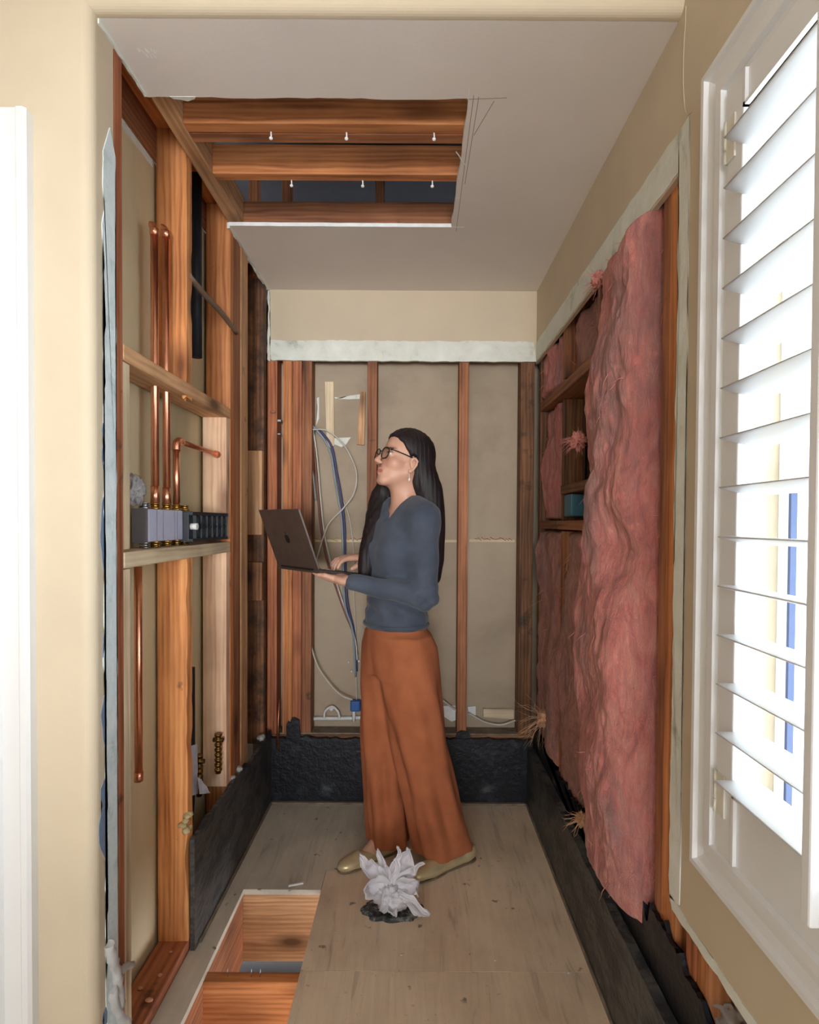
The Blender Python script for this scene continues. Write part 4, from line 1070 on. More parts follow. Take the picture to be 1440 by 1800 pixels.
# head and neck
g = SDF((-.21, 2.02, 1.28), (.12, 2.36, 1.68), .0026)
g.ell(hpnt(-.012, 0, .030), (.094, .072, .084), HM, 0)
g.ell(hpnt(.028, 0, -.028), (.058, .056, .080), HM, .02)
g.ell(hpnt(.036, 0, -.072), (.046, .044, .034), HM, .02)
g.cap(hpnt(-.005, .052, -.045), hpnt(.062, .014, -.094), .017, .014, .02); g.cap(hpnt(-.005, -.052, -.045), hpnt(.062, -.014, -.094), .017, .014, .02)
g.cap(hpnt(.072, -.008, -.098), hpnt(.072, .008, -.098), .0135, None, .014)
for s_ in (1, -1):
    g.ell(hpnt(.052, s_*.036, -.030), (.026, .024, .022), HM, .018)
    g.cap(hpnt(.078, s_*.012, .016), hpnt(.070, s_*.042, .014), .009, .008, .012)
    g.ell(hpnt(.091, s_*.031, -.002), (.012, .016, .010), HM, .008, sub=True)
    g.ell(hpnt(.070, s_*.031, -.002), (.0135, .0145, .0125), HM, .002)
    g.cap(hpnt(.084, s_*.020, .004), hpnt(.078, s_*.042, .003), .0026, None, .003)
    g.ell(hpnt(.098, s_*.0105, -.037), (.009, .006, .0065), HM, .005)
    # ears
    e = [(.000, .072, -.038), (-.006, .078, -.028), (-.012, .083, -.010), (-.012, .085, .004), (-.002, .084, .012), (.008, .079, .008), (.009, .075, -.004)]
    for a, b in zip(e, e[1:]): g.cap(hpnt(a[0], s_*a[1], a[2]-.012), hpnt(b[0], s_*b[1], b[2]-.012), .0045, .0045, .003)
    g.ell(hpnt(-.002, s_*.074, -.018), (.012, .005, .020), HM, .004)
    g.ell(hpnt(.004, s_*.073, -.048), (.006, .0045, .008), HM, .004)
g.cap(hpnt(.087, 0, .002), hpnt(.107, 0, -.029), .0065, .0085, .010); g.ell(hpnt(.107, 0, -.032), (.010, .010, .008), HM, .005)
g.ell(hpnt(.074, 0, -.066), (.016, .026, .020), HM, .012)
g.cap(hpnt(.0915, 0, -.0605), hpnt(.082, .020, -.0655), .0052, .003, .004); g.cap(hpnt(.0915, 0, -.0605), hpnt(.082, -.020, -.0655), .0052, .003, .004)
g.cap(hpnt(.0895, 0, -.0715), hpnt(.080, .018, -.0685), .0062, .0035, .004); g.cap(hpnt(.0895, 0, -.0715), hpnt(.080, -.018, -.0685), .0062, .0035, .004)
g.cap(hpnt(-.030, 0, -.045), (-.032, 2.215, 1.36), .051, .056, .03); g.cap(hpnt(-.000, 0, -.075), (-.045, 2.205, 1.37), .036, .044, .025)
g.loft([q for q in torso if q[0] >= 1.20], YAW, .035, grow=-.012)
hd = g.mesh(); skin_parts.append((smooth_np(*hd, 1), hd[1]))
# body under the clothes, arms, legs and feet
g = SDF((-.36, 1.95, .0), (.30, 2.56, 1.40), .0065)
g.loft([q for q in torso if q[0] < 1.33], YAW, .03, grow=-.018)
g.cap(shL, elL, .040, .034, .03); g.cap(elL, wrL, .034, .023, .02)
g.cap(shR, elR, .040, .034, .03); g.cap(elR, wrR, .034, .023, .02)
ankL, ankR = np.array((.155, 2.235, .085)), np.array((-.115, 2.275, .085))
kneeL, kneeR = np.array((.02, 2.175, .47)), np.array((-.118, 2.27, .47))
g.cap(bp(.01, .06, .80), kneeL, .062, .045, .03); g.cap(kneeL, ankL, .044, .030, .02)
g.cap(bp(.01, -.06, .80), kneeR, .062, .045, .03); g.cap(kneeR, ankR, .044, .030, .02)
toeL, heelL = np.array((.024, 2.110, .022)), np.array((.212, 2.235, .034))
toeR, heelR = np.array((-.245, 2.165, .022)), np.array((-.085, 2.29, .034))
for an, to, he in ((ankL, toeL, heelL), (ankR, toeR, heelR)):
    g.cap(an, he, .032, .027, .02); g.cap(he, to, .027, .019, .015); g.cap(an, to*.5+he*.5+up*.014, .032, .024, .02)
bd = g.mesh(); skin_parts.append((smooth_np(*bd, 1), bd[1]))
# hands
def hand(wr, palm_dir, normal, side, L=.175, curls=None, spread=.16, thumb=None, seed=0):
    """palm_dir towards the fingers, normal out of the back of the hand, side towards the thumb"""
    d = np.array(palm_dir, float); d /= np.linalg.norm(d); n = np.array(normal, float); n -= d*(n@d); n /= np.linalg.norm(n); s_ = np.array(side, float); s_ -= d*(s_@d)+n*(s_@n); s_ /= np.linalg.norm(s_)
    lo = wr-.21; hi = wr+.21; g = SDF(lo, hi, .0021)
    M_ = [d, s_, n]
    g.cap(wr-d*.012, wr+d*.006, .0195, .021, .01)
    g.ell(wr+d*.045, (.052, .037, .0135), M_, .012)
    for o_ in (-.026, -.009, .009, .026): g.cap(wr+d*.02+s_*o_*.7, wr+d*.078+s_*o_, .012, .0098, .008)
    ln = {0: .058, 1: .070, 2: .066, 3: .052}
    for i, o_ in enumerate((.028, .0095, -.0095, -.027)):
        c = curls[i]; p = wr+d*.078+s_*o_; dirn = d+s_*spread*(1.5-i)*.22; dirn /= np.linalg.norm(dirn)
        r = .0086; a = 0
        for j, fr in enumerate((.45, .30, .25)):
            a += c[j]; v = dirn*math.cos(a)-n*math.sin(a); q = p+v*ln[i]*fr*L/.175
            g.cap(p, q, r, r*.9, .0025); r *= .9; p = q
    t = thumb or ((.35, .85, -.25), (.75, .55, -.3), (.95, .25, -.25))
    p = wr+d*.018+s_*.020-n*.004; r = .0125
    for v, l_ in zip(t, (.036, .030, .024)):
        v = np.array(v); v = d*v[0]+s_*v[1]+n*v[2]; v /= np.linalg.norm(v); q = p+v*l_; g.cap(p, q, r, r*.82, .006); p = q; r *= .82
    m_ = g.mesh(); return (smooth_np(*m_, 1), m_[1])
# left hand flat under the laptop, fingers pointing away along its underside; right hand typing
skin_parts.append(hand(wrL, (-.86, .46, .20), (.12, .12, -1), (-.45, -.88, 0), curls=[(.05, .12, .1)]*2+[(.02, .1, .1)]*2, spread=.3, thumb=((.5, .8, -.35), (.8, .5, -.2), (.95, .25, .1))))
skin_parts.append(hand(wrR, (-.80, -.50, -.05), (0, 0, 1), (.50, -.80, .1), curls=[(.25, .45, .35), (.3, .5, .35), (.3, .5, .4), (.25, .45, .4)], spread=.5, thumb=((.45, .7, -.35), (.8, .5, -.35), (.95, .2, -.3))))
P, Fq = join_np(skin_parts)
# tone of the skin: lips, brows, nails stay where they are on the face
q = P-HC; f_ = q@hf; s_ = q@hl; u_ = q@hu
col = np.ones((len(P), 4)); base = np.array(S(208, 160, 136)); col[:] = base
def tone(mask, c): 
    w = mask[:, None]; col[:] = col*(1-w)+np.array(c)*w
sm = lambda x, a, b: np.clip((x-a)/(b-a), 0, 1)
lips = (1-sm(np.sqrt(((u_+.0665)/.0088)**2+(s_/.022)**2), .85, 1.1))*(f_ > .078)
tone(lips, S(176, 104, 94))
br = (1-sm(np.abs(u_-(.020-.12*np.maximum(np.abs(s_)-.03, 0))), .0025, .0045))*(np.abs(s_) > .012)*(np.abs(s_) < .048)*(f_ > .05)
tone(br, S(66, 44, 38))
eye = (np.sqrt(((u_+.002)/.0058)**2+((np.abs(s_)-.031)/.0125)**2) < 1)*(f_ > .070)*1.0
tone(eye, S(226, 220, 214)); iris = (np.sqrt(((u_-.000)/.0056)**2+((np.abs(s_)-.031)/.0056)**2) < 1)*(f_ > .070)*1.0
tone(iris, S(34, 24, 20))
lid = ((np.abs(u_-.0050) < .0013)*(np.abs(np.abs(s_)-.031) < .014)*(f_ > .068))*1.0; tone(lid, S(40, 26, 24))
cheek = np.exp(-(((u_+.03)/.02)**2+((np.abs(s_)-.04)/.018)**2))*(f_ > .03)*.35; tone(cheek, S(206, 136, 116))
sk, n, l, b = nmat('skin')
ca = n.new('ShaderNodeVertexColor'); ca.layer_name = 'tone'; l.new(ca.outputs[0], b.inputs['Base Color'])
b.inputs['Roughness'].default_value = .48; b.inputs['Subsurface Weight'].default_value = .08; b.inputs['Subsurface Radius'].default_value = (.02, .008, .005)
bump(n, l, b, noi(n, l, n.new('ShaderNodeTexCoord').outputs['Object'], 260, 3), .06, .001)
woman = np_obj('person', P, Fq, sk, None, tuple(OR), col)
tag(woman, 'person in grey blue sweater and rust trousers, looking up while holding an open laptop', 'person')
OT = tuple(OR)
# ---- sweater
knit, n, l, b = nmat('slate_knit'); tc = n.new('ShaderNodeTexCoord').outputs['Object']
r = ramp(n, [(.3, S(60, 68, 82)), (.7, S(76, 84, 98))]); l.new(noi(n, l, tc, 14, 4), r.inputs[0]); l.new(r.outputs[0], b.inputs['Base Color']); b.inputs['Roughness'].default_value = .92; b.inputs['Sheen Weight'].default_value = .15
bump(n, l, b, noi(n, l, mapping(n, l, tc, (1, 1, .3)), 420, 2), .3, .001)
g = SDF((-.30, 1.98, .88), (.16, 2.56, 1.42), .0042)
def fold_s(a, z): return .004*np.sin(z*95+a*2.5)*np.exp(-((z-.99)/.05)**2)+.003*np.sin(a*9+z*30)*np.exp(-((z-.95)/.06)**2)
hem = [(.90, -.073, 2.215, .112, .136), (.93, -.073, 2.215, .112, .136)]
g.loft(hem+[(a, b_, c, d+.008, e+.006) for a, b_, c, d, e in torso if .95 < a < 1.36]+[(1.385, -.03, 2.225, .052, .075)], YAW, 0, fold_s)
for s_ in (1, -1): g.ell(bp(.075, s_*.062, 1.19)+np.array((-.0, 0, 0)), (.055, .062, .058), [fw, lf, up], .04)
for sh, el, wr in ((shL, elL, wrL), (shR, elR, wrR)):
    g.cap(sh+up*.0, el, .053, .045, .045); dd = (wr-el)/np.linalg.norm(wr-el); g.cap(el, wr-dd*.012, .044, .030, .02)
g.cap(bp(0, .10, 1.345), bp(0, -.10, 1.345), .045, None, .04)
def wr_noise(x, y, z):
    e = np.exp(-(((x-elL[0])/.07)**2+((y-elL[1])/.07)**2+((z-elL[2])/.06)**2))
    return -.0035*np.sin((x*.7-z*.9)*150)*e + .0022*np.sin(x*60+z*45+y*20)*np.exp(-((z-1.2)/.15)**2) - .0030*np.sin((z+.55*x)*120)*np.exp(-((z-1.0)/.06)**2)
g.noise(wr_noise)
# neckline: a shallow V open to the front
nb = np.array((-.040, 2.205, 1.385))
def vcut(x, y, z):
    f = (x-nb[0])*fw[0]+(y-nb[1])*fw[1]; s_ = (x-nb[0])*lf[0]+(y-nb[1])*lf[1]; zz = z-nb[2]
    neck = np.sqrt((f/.066)**2+(s_/.064)**2)-1
    neck = neck*.06+np.maximum(0, -(zz+.045))*2
    v = np.maximum(np.abs(s_)-(.055+.62*np.minimum(zz, 0)), np.maximum(-f+.0, -(zz+.09)))
    return np.minimum(neck, v)
g.cut(vcut, .004)
# hollow so that the neck shows skin, flat hem and cuffs
def hemcut(x, y, z): return z-.905
g.cut(hemcut, .003)
m_ = g.mesh(); swp = smooth_np(*m_, 1)
sw = np_obj('sweater', swp, m_[1], knit, woman, OT); lab(sw, 'grey blue fitted knit sweater with a V neck')
b = B()
ringc = []
for k in range(40):
    a = 2*math.pi*k/40; ringc.append(tuple(np.array((-.073, 2.215, .918))+fw*.112*math.cos(a)+lf*.136*math.sin(a)))
ringc.append(ringc[0]); tube(b, ringc, .0075, 8, cap=False)
obj('hem_band', b, knit, sw)
# ---- trousers
tw, n, l, b = nmat('rust_fabric'); tc = n.new('ShaderNodeTexCoord').outputs['Object']
r = ramp(n, [(.3, S(156, 88, 54)), (.7, S(176, 104, 66))]); l.new(noi(n, l, tc, 10, 4), r.inputs[0]); l.new(r.outputs[0], b.inputs['Base Color']); b.inputs['Roughness'].default_value = .9
bump(n, l, b, noi(n, l, tc, 300, 2), .2, .001)
g = SDF((-.26, 2.02, .008), (.27, 2.43, .96), .0048)
def fold_l(ph): 
    return lambda a, z: (.0075*np.sin(a*5+ph+z*3)+.004*np.sin(a*9+ph*2-z*5))*np.clip((.80-z)/.5, 0, 1)+.003*np.sin(a*7+z*14+ph)
def leg(pts, rads): return [(z, x, y, ra, rb) for (z, x, y), (ra, rb) in zip(pts, rads)]
LL = leg([(.018, .122, 2.222)]+legL[1:], [(.105, .090), (.106, .09), (.106, .095), (.112, .105), (.115, .11)])
RL = leg([(.030, -.098, 2.275)]+legR[1:], [(.078, .072), (.084, .078), (.092, .086), (.10, .096), (.105, .10)])
g.loft(LL+[(.88, -.04, 2.17, .10, .10)], math.pi, 0, fold_l(.5)); g.loft(RL+[(.88, -.09, 2.25, .095, .095)], math.pi, .012, fold_l(2.2))
g.loft([(.74, -.055, 2.213, .115, .14), (.80, -.060, 2.213, .115, .142), (.86, -.068, 2.215, .108, .136), (.94, -.073, 2.215, .102, .127)], YAW, .035)
g.cut(lambda x, y, z: (z-.95)*-1, 0)
# hems dip in front, rise at the heel
g.cut(lambda x, y, z: z-(.046+.16*np.clip((x-.10), 0, 1)+.05*np.clip(-(x+.12), 0, 1)), 0)
# hollow the lower legs
for LS in (LL, RL):
    g.loft([(q[0]-.02, q[1], q[2], q[3]-.026, q[4]-.026) for q in LS if q[0] < .3], math.pi, 0, sub=True)
m_ = g.mesh(); tr_ = np_obj('trousers', smooth_np(*m_, 2), m_[1], tw, woman, OT); lab(tr_, 'rust brown high-waisted wide leg trousers')
# ---- shoes
gold = plain('pale_gold_leather', S(206, 192, 152), .32); gold.node_tree.nodes['Principled BSDF'].inputs['Metallic'].default_value = .35
sole = plain('tan_sole', S(120, 100, 78), .7)
for nm, to, he in (('left', toeL, heelL), ('right', toeR, heelR)):
    d = (to-he)*np.array((1, 1, 0)); d /= np.linalg.norm(d); sd = np.array((-d[1], d[0], 0))
    z0 = np.array((1, 1, 0))
    g = SDF(np.minimum(to, he)-.075, np.maximum(to, he)+np.array((.075, .075, .09)), .0028); M_ = [d, sd, up]
    T = to*z0; H = he*z0; L_ = np.linalg.norm(T-H)
    g.ell(T+d*-.030+up*.024, (.062, .040, .021), M_, 0); g.ell(T+d*.012+up*.019, (.030, .024, .015), M_, .02)
    g.cap(T-d*.05+up*.024, H+d*.03+up*.026, .030, .027, .02)
    g.ell(H+d*.005+up*.040, (.034, .031, .038), M_, .02)
    # opening for the foot
    g.ell((T+H)/2-d*.018+up*.074, (.078, .027, .036), M_, .006, sub=True)
    g.ell(H+d*.012+up*.080, (.032, .024, .045), M_, .004, sub=True)
    g.cut(lambda x, y, z: z-.006, 0)
    m_ = g.mesh(); so = np_obj('shoe', smooth_np(*m_, 1), m_[1], gold, woman, OT); lab(so, 'pale gold pointed flat shoe, %s' % ('heel towards the right' if nm == 'left' else 'farther foot, toe pointing left'))
    g = SDF(np.minimum(to, he)-.07, np.maximum(to, he)+np.array((.07, .07, .02)), .003)
    g.ell(T-d*.03+up*.006, (.062, .039, .006), M_, 0); g.ell(T+d*.014+up*.006, (.028, .022, .005), M_, .01); g.cap(T-d*.06+up*.005, H+up*.005, .026, .028, .02)
    g.cut(lambda x, y, z: z-.0008, 0); g.cut(lambda x, y, z: .009-z, 0)
    m_ = g.mesh(); so2 = np_obj('sole', m_[0], m_[1], sole, so, OT)
# ---- hair
hm, n, l, b = nmat('dark_hair'); tc = n.new('ShaderNodeTexCoord').outputs['Object']
r = ramp(n, [(.35, S(18, 11, 13)), (.6, S(34, 22, 25)), (.8, S(56, 38, 38))]); l.new(noi(n, l, mapping(n, l, tc, (1, 1, .03)), 160, 4), r.inputs[0]); l.new(r.outputs[0], b.inputs['Base Color']); b.inputs['Roughness'].default_value = .58
bump(n, l, b, noi(n, l, mapping(n, l, tc, (1, 1, .03)), 260, 3), .7, .003)
g = SDF((-.30, 2.03, 1.02), (.17, 2.42, 1.68), .0042)
g.ell(hpnt(-.016, 0, .036), (.103, .084, .091), HM, 0)
g.ell(hpnt(-.055, 0, -.01), (.062, .074, .085), HM, .02)
# length falling down the back and over the far shoulder
g.chain([(hpnt(-.055, .030, -.02), .05), ((.048, 2.195, 1.40), .046), ((.062, 2.20, 1.28), .040), ((.066, 2.21, 1.16), .033), ((.066, 2.215, 1.07), .016)], .02)
g.chain([(hpnt(-.055, -.030, -.02), .05), ((.050, 2.25, 1.38), .044), ((.060, 2.26, 1.26), .036), ((.062, 2.26, 1.14), .026)], .02)
g.chain([(hpnt(-.03, -.06, .02), .030), (hpnt(-.02, -.078, -.05), .028), ((-.135, 2.30, 1.40), .034), ((-.150, 2.245, 1.30), .036), ((-.165, 2.205, 1.21), .034), ((-.182, 2.19, 1.14), .026), ((-.192, 2.185, 1.075), .010)], .02)
g.chain([((-.115, 2.315, 1.40), .03), ((-.125, 2.255, 1.30), .032), ((-.145, 2.215, 1.20), .03)], .02)
# keep the face, ear and throat clear
def facecut(x, y, z):
    q = [x-HC[0], y-HC[1], z-HC[2]]; f = q[0]*hf[0]+q[1]*hf[1]+q[2]*hf[2]; s_ = q[0]*hl[0]+q[1]*hl[1]+q[2]*hl[2]; u = q[0]*hu[0]+q[1]*hu[1]+q[2]*hu[2]
    # hairline: forward of this surface there is no hair
    line = .018+.80*np.clip(u-.004, 0, .08)-.10*np.abs(s_)
    line = np.where(u < -.005, .012-.25*np.abs(s_)+.35*np.clip(-.005-u, 0, .06)*-1, line)
    v = line-f
    v = np.maximum(v, u-.074)          # fringe stays on top
    v = np.maximum(v, -.115-u)
    v = np.maximum(v, -(s_*1+.060))         # far curtain stays
    return v
g.cut(facecut, .008)
ec = hpnt(-.004, .086, -.022); g.ell(ec, (.020, .022, .034), HM, .004, sub=True)
lc = hl if hl[1] < 0 else -hl
g.ell(HC+hf*.0+lc*.082+hu*-.020, (.021, .024, .034), HM, .004, sub=True)
g.ell(HC+hf*.035+lc*.085+hu*-.045, (.045, .03, .055), HM, .01, sub=True)
g.noise(lambda x, y, z: .0010*np.sin(x*330+y*120+z*4)+.0009*np.sin(x*170-y*260+z*3))
m_ = g.mesh(); hr_ = np_obj('hair', smooth_np(*m_, 1), m_[1], hm, woman, OT); lab(hr_, 'long straight dark brown hair')
# ---- glasses and earring
gf = plain('black_frame', S(20, 18, 18), .25)
gl_c = bpy.data.materials.new('lens'); gl_c.use_nodes = True; q_ = gl_c.node_tree; q_.nodes.clear()
a_ = q_.nodes.new('ShaderNodeBsdfTransparent'); a_.inputs[0].default_value = (.88, .88, .86, 1); b_ = q_.nodes.new('ShaderNodeBsdfGlossy'); b_.inputs['Roughness'].default_value = .05; c_ = q_.nodes.new('ShaderNodeMixShader'); c_.inputs[0].default_value = .12; o_ = q_.nodes.new('ShaderNodeOutputMaterial')
q_.links.new(a_.outputs[0], c_.inputs[1]); q_.links.new(b_.outputs[0], c_.inputs[2]); q_.links.new(c_.outputs[0], o_.inputs[0])
def HV(f, s, u): return Vector(hpnt(f, s, u))
rim = B(); gm_ = None; lens = []
for s_ in (1, -1):
    pts = []
    for k in range(33):
        a = 2*math.pi*k/32; cx = math.cos(a); sx = math.sin(a)
        ex = abs(cx)**.8*math.copysign(1, cx)*.0245; ez = abs(sx)**.8*math.copysign(1, sx)*(.0200 if sx > 0 else .0215)
        pts.append(HV(.099-.010*((ex*s_*1+.033)/.03)**1.0*.5 if False else .0985-.13*abs(ex*1.0+.0)*0-.16*max(0, (.033+ex)-.03), s_*(.033+ex), -.003+ez))
    tube(rim, pts, .0021, 6, cap=False); lens.append(pts[:-1])
    # temple
    tube(rim, cr([HV(.090, s_*.058, .008), HV(.080, s_*.068, .008), HV(.040, s_*.0765, .004), HV(.004, s_*.081, .000)], 5), .0021, 6)
tube(rim, cr([HV(.0975, .0105, .003), HV(.101, 0, .006), HV(.0975, -.0105, .003)], 4), .002, 6)
gls = obj('glasses', rim, gf, woman); lab(gls, 'black rounded rectangular glasses')
for pts in lens:
    bm = B(); V1 = [bm.verts.new(p) for p in pts]; bm.faces.new(V1); V2 = [bm.verts.new(p-Vector(hf)*.0012) for p in pts]; bm.faces.new(V2[::-1])
    for k in range(len(V1)): bm.faces.new((V1[k], V2[k], V2[(k+1) % len(V1)], V1[(k+1) % len(V1)]))
    obj('lens', bm, gl_c, gls)
eb = B(); c0 = Vector(HC+hf*.004+lc*.077+hu*-.062)
tube(eb, [c0+Vector((0, 0, .006)), c0+Vector((0, 0, -.012))], .0011, 6); sph(eb, c0+Vector((0, 0, -.017)), .0038, (1, 1, 1.7), 10)
lab(obj('earring', eb, plain('pearl', S(244, 236, 226), .2), woman), 'small white drop earring')

# ------------------------------------------------------------------ laptop
alu = plain('grey_aluminium', S(134, 126, 122), .38, .85); alud = plain('dark_keys', S(24, 24, 26), .5); alub = plain('bright_edge', S(206, 204, 204), .3, .9)
hn = Vector((-.336, 2.05, 1.133)); hd_ = Vector((-.655, .755, 0)).normalized(); bd_ = Vector((.755, .655, 0)).normalized()
LWD, LDP = .300, .214
tl = math.radians(8); ub = (bd_*math.cos(tl)-Vector((0, 0, 1))*math.sin(tl)).normalized(); nb_ = hd_.cross(ub); nb_ = nb_ if nb_.z > 0 else -nb_
lap = thing('laptop', tuple(hn+hd_*LWD/2), 'open grey laptop held level by the woman, dark fruit mark on its lid', 'laptop')
b = B(); obox(b, hn+hd_*LWD/2+ub*LDP/2-nb_*.0065, hd_, ub, nb_, LWD/2, LDP/2, .0058, .003); obj('base', b, alu, lap)
b = B()
for i in range(6):
    for j in range(14): obox(b, hn+hd_*(.022+j*.0197)+ub*(.028+i*.0185)-nb_*.0004, hd_, ub, nb_, .0082, .0077, .0008, 0)
o = obj('keyboard', b, alud, lap); o['kind'] = 'stuff'
b = B(); obox(b, hn+hd_*LWD/2+ub*.178-nb_*.0005, hd_, ub, nb_, .052, .030, .0004, 0); obj('trackpad', b, alu, lap)
th = math.radians(21); ul = (-bd_*math.sin(th)+Vector((0, 0, 1))*math.cos(th)).normalized(); nl = hd_.cross(ul); nl = nl if nl.dot(bd_) < 0 else -nl
LH = .226
b = B(); obox(b, hn+hd_*LWD/2+ul*(LH/2)+nl*.002, hd_, ul, nl, LWD/2, LH/2, .0025, .002); lid = obj('lid', b, alu, lap)
scr = plain('screen', S(60, 66, 76), .2)
b = B(); obox(b, hn+hd_*LWD/2+ul*(LH/2)-nl*.0009, hd_, ul, nl, LWD/2-.008, LH/2-.009, .0006, 0); o = obj('screen', b, scr, lid)
b = B(); obox(b, hn+hd_*LWD/2+nl*.0015-nb_*.002, hd_, ul, nl, LWD/2-.03, .004, .004, .001); obj('hinge', b, alud, lap)
b = B(); obox(b, hn-hd_*.0006+ul*(LH/2)+nl*.001, hd_, ul, nl, .0008, LH/2-.003, .0018, 0); o = obj('edge', b, alub, lid)
# the dark fruit mark with its bite and leaf
out = []
for k in range(48):
    a = 2*math.pi*k/48; r = .0165*(1+.10*math.cos(2*a)*0-.13*math.exp(-((a-math.pi/2)/.28)**2)-.09*math.exp(-((a-3*math.pi/2)/.25)**2))
    x, y = r*math.cos(a), r*1.06*math.sin(a)
    if (x-.019)**2+(y-.002)**2 < .0085**2:
        dx, dy = x-.019, y-.002; q_ = math.hypot(dx, dy); x, y = .019+dx/q_*.0085, .002+dy/q_*.0085
    out.append((x, y))
mc = hn+hd_*LWD/2+ul*(LH*.5)+nl*.0046
for nm, poly in (('mark', out), ('leaf', [(.001+.0055*math.cos(a)*.5+.003*math.sin(a), .0235+.0055*math.sin(a)) for a in [2*math.pi*k/16 for k in range(16)]])):
    b = B(); V1 = [b.verts.new(mc+hd_*x+ul*y) for x, y in poly]; V2 = [b.verts.new(v.co+nl*.0004) for v in V1]
    b.faces.new(V1); b.faces.new(V2[::-1]); n_ = len(V1)
    for k in range(n_): b.faces.new((V1[k], V2[k], V2[(k+1) % n_], V1[(k+1) % n_]))
    bmesh.ops.triangulate(b, faces=[f for f in b.faces if len(f.verts) > 4])
    o = obj('logo', b, alud, lid)
# ------------------------------------------------------------------ knotted plastic stuffed in the drain hole
c = W(690, 1612, Z=0)
rough = blotch('broken_mortar', [(.3, S(30, 32, 34)), (.5, S(74, 76, 76)), (.62, S(132, 132, 128)), (.8, S(176, 172, 160))], 45, .9, 1.0)
bm = B(); N = 56; ring = []
for q in range(3):
    row = []
    for k in range(N):
        a = 2*math.pi*k/N; r = (.105, .085, .05)[q]*(1+.18*noise.noise(Vector((math.cos(a)*2.2, math.sin(a)*2.2, 4)))+.08*noise.noise(Vector((math.cos(a)*8, math.sin(a)*8, 2))))
        row.append(bm.verts.new((c.x+r*math.cos(a)*1.0, c.y+.035+r*math.sin(a)*.62, (.0006, .009, .004)[q]+(.004*noise.noise(Vector((a*9, q, 1))) if q else 0))))
    ring.append(row)
for a_, b_ in zip(ring, ring[1:]):
    for k in range(N): bm.faces.new((a_[k], a_[(k+1) % N], b_[(k+1) % N], b_[k]))
bm.faces.new(ring[2])
tag(obj('drain_opening', bm, rough), 'ragged dark mortar ring in the floor around the knotted white plastic', 'hole')
film = bpy.data.materials.new('thin_white_film'); film.use_nodes = True; n = film.node_tree.nodes; l = film.node_tree.links; b = n['Principled BSDF']
b.inputs['Base Color'].default_value = S(246, 244, 250); b.inputs['Roughness'].default_value = .35; b.inputs['Alpha'].default_value = .66
b.inputs['Subsurface Weight'].default_value = .0
bump(n, l, b, noi(n, l, n.new('ShaderNodeTexCoord').outputs['Object'], 60, 3), .5, .004)
bag = thing('plastic_bag', (c.x, c.y+.03, 0), "knotted sheer white plastic bag plugging the floor hole at the woman's feet", 'bag')
K = Vector((c.x-.002, c.y+.012, .085))       # the knot
def petal(name, tip, width, seed, root=K, bulge=.02, wd=None):
    """a crumpled leaf of film from the knot to its tip"""
    bm = B(); tip = Vector(tip); ax = (tip-root); L_ = ax.length; ax.normalize()
    s_ = ax.cross(Vector((.15, -1, .1))).normalized() if wd is None else Vector(wd).normalized()
    nn = ax.cross(s_).normalized(); g = {}; nu, nv = 18, 14
    for i in range(nu+1):
        t = i/nu; w = width*(math.sin(math.pi*min(1, t**.8*.93+.03)))**.75
        for j in range(nv+1):
            v = j/nv*2-1
            p = root+ax*(L_*t)+s_*(w*v)+nn*(bulge*math.sin(math.pi*t)*(1-v*v)+.25*w*v*v)
            p += Vector((noise.noise(p*34+Vector((seed, 0, 0))), noise.noise(p*34+Vector((0, seed, 0))), noise.noise(p*34+Vector((0, 0, seed)))))*.020*t**.5
            p += nn*.004*math.sin(v*9+seed)*t
            p.z = max(p.z, .012)
            g[i, j] = bm.verts.new(p)
    for i in range(nu):
        for j in range(nv):
            f = bm.faces.new((g[i, j], g[i+1, j], g[i+1, j+1], g[i, j+1])); f.smooth = True
    o = obj(name, bm, film, bag); md = o.modifiers.new('thick', 'SOLIDIFY'); md.thickness = .0008
    return o
def at(px, py, dy=0): return tuple(W(px, py, Y=c.y+dy))
for (px, py, dy), w_, sd, bu in (((632, 1508, .02), .030, 1, .03), ((660, 1494, .04), .020, 2, .02), ((706, 1488, .01), .012, 3, .01), ((722, 1492, .03), .034, 13, .02),
                              ((742, 1522, .02), .024, 4, .02), ((640, 1566, -.03), .036, 6, .04), ((668, 1596, -.05), .020, 7, .02), ((752, 1606, -.055), .011, 9, .012),
                              ((736, 1610, -.06), .009, 10, .010), ((690, 1610, -.055), .020, 11, .02), ((738, 1566, -.03), .032, 12, .04)):
    petal('fold', at(px, py, dy), w_, sd, bulge=bu)
bm = crumple((c.x-.004, c.y+.022, .052), .062, (1.05, .85, .75), 42, 4, .55, 2.6); o = obj('body', bm, film, bag)
bm = crumple(K, .022, (1, 1, .9), 52, 3, .6, 3); obj('knot', bm, film, bag)
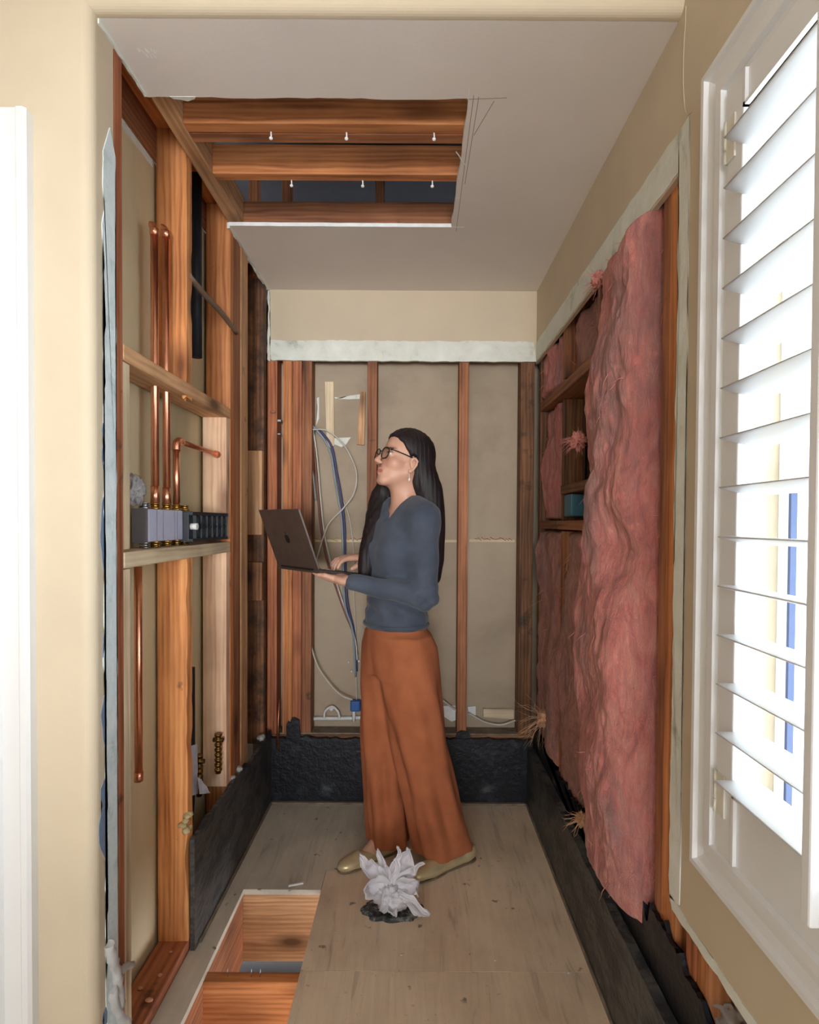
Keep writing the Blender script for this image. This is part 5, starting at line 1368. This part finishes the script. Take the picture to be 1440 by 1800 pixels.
# ------------------------------------------------------------------ small scraps
p = W(520, 1556, Z=0)
bm = B(); bx(bm, p.x-.024, p.x+.026, p.y-.004, p.y+.004, .0005, .006, .001); 
for v in bm.verts: v.co.y += (v.co.x-p.x)*.35
tag(obj('plaster_chip', bm, mt['gypsum']), 'white plaster sliver lying behind the floor opening', 'chip')
rr = random.Random(12)
deb = plain('plaster_crumb', S(206, 200, 186), .9)
spots = [(509, 1568), (705, 1680), (548, 1672), (608, 1746), (1000, 1712), (982, 1560), (870, 1690), (590, 1640), (455, 1440), (760, 1640)]
for px, py in spots:
    q = W(px, py, Z=0)
    tag(obj('plaster_crumb', crumple((q.x, q.y, .003), rr.uniform(.003, .0055), (1.3, 1, .6), rr.random()*50, 2, .5), deb), 'tiny pale plaster crumb lying on the plywood floor', 'crumb', 'crumbs on the floor')
for px, py in ((250, 1690), (282, 1716), (262, 1760), (300, 1675), (246, 1740), (292, 1740)):
    q = W(px, py, Z=.038)
    if XB+.01 < q.x < XL-.008: tag(obj('wood_crumb', crumple((q.x, q.y, .042), rr.uniform(.005, .009), (1.3, 1, .7), rr.random()*50, 2, .6), plain('wood_bit_%d' % px, S(196, 140, 108), .9)), 'small wood crumb on the bottom plate of the left wall', 'crumb', 'crumbs on the left bottom plate')
# nails in the floor joist edge and studs
for px, py in ((438, 1726), (455, 1722), (394, 1730)):
    q = W(px, py, Z=-.0195)
    tag(obj('nail', tube(B(), [(q.x, 1.672, -.021), (q.x+.002, 1.672, .004)], .0013, 6), mt['steel']), 'bent nail standing on the near floor joist', 'nail', 'nails on the near floor joist')
# old compound smears on the sheet behind the first left bay
struct(obj('trim_27', prism(B(), [(1.345, 2.33), (1.73, 2.33), (1.73, 2.351), (1.345, 2.351)], 'X', -.779, -.7745), mt['plaster']), 'white tape along the top of the tan sheet')
# name the structure pieces in sequence
_n = 0
for o in C.objects:
    if o.parent is None and o.name.startswith('trim_'):
        _n += 1; o.name = 'trim_tmp%d' % _n
_n = 0
for o in C.objects:
    if o.name.startswith('trim_tmp'):
        _n += 1; o.name = 'trim_%d' % _n
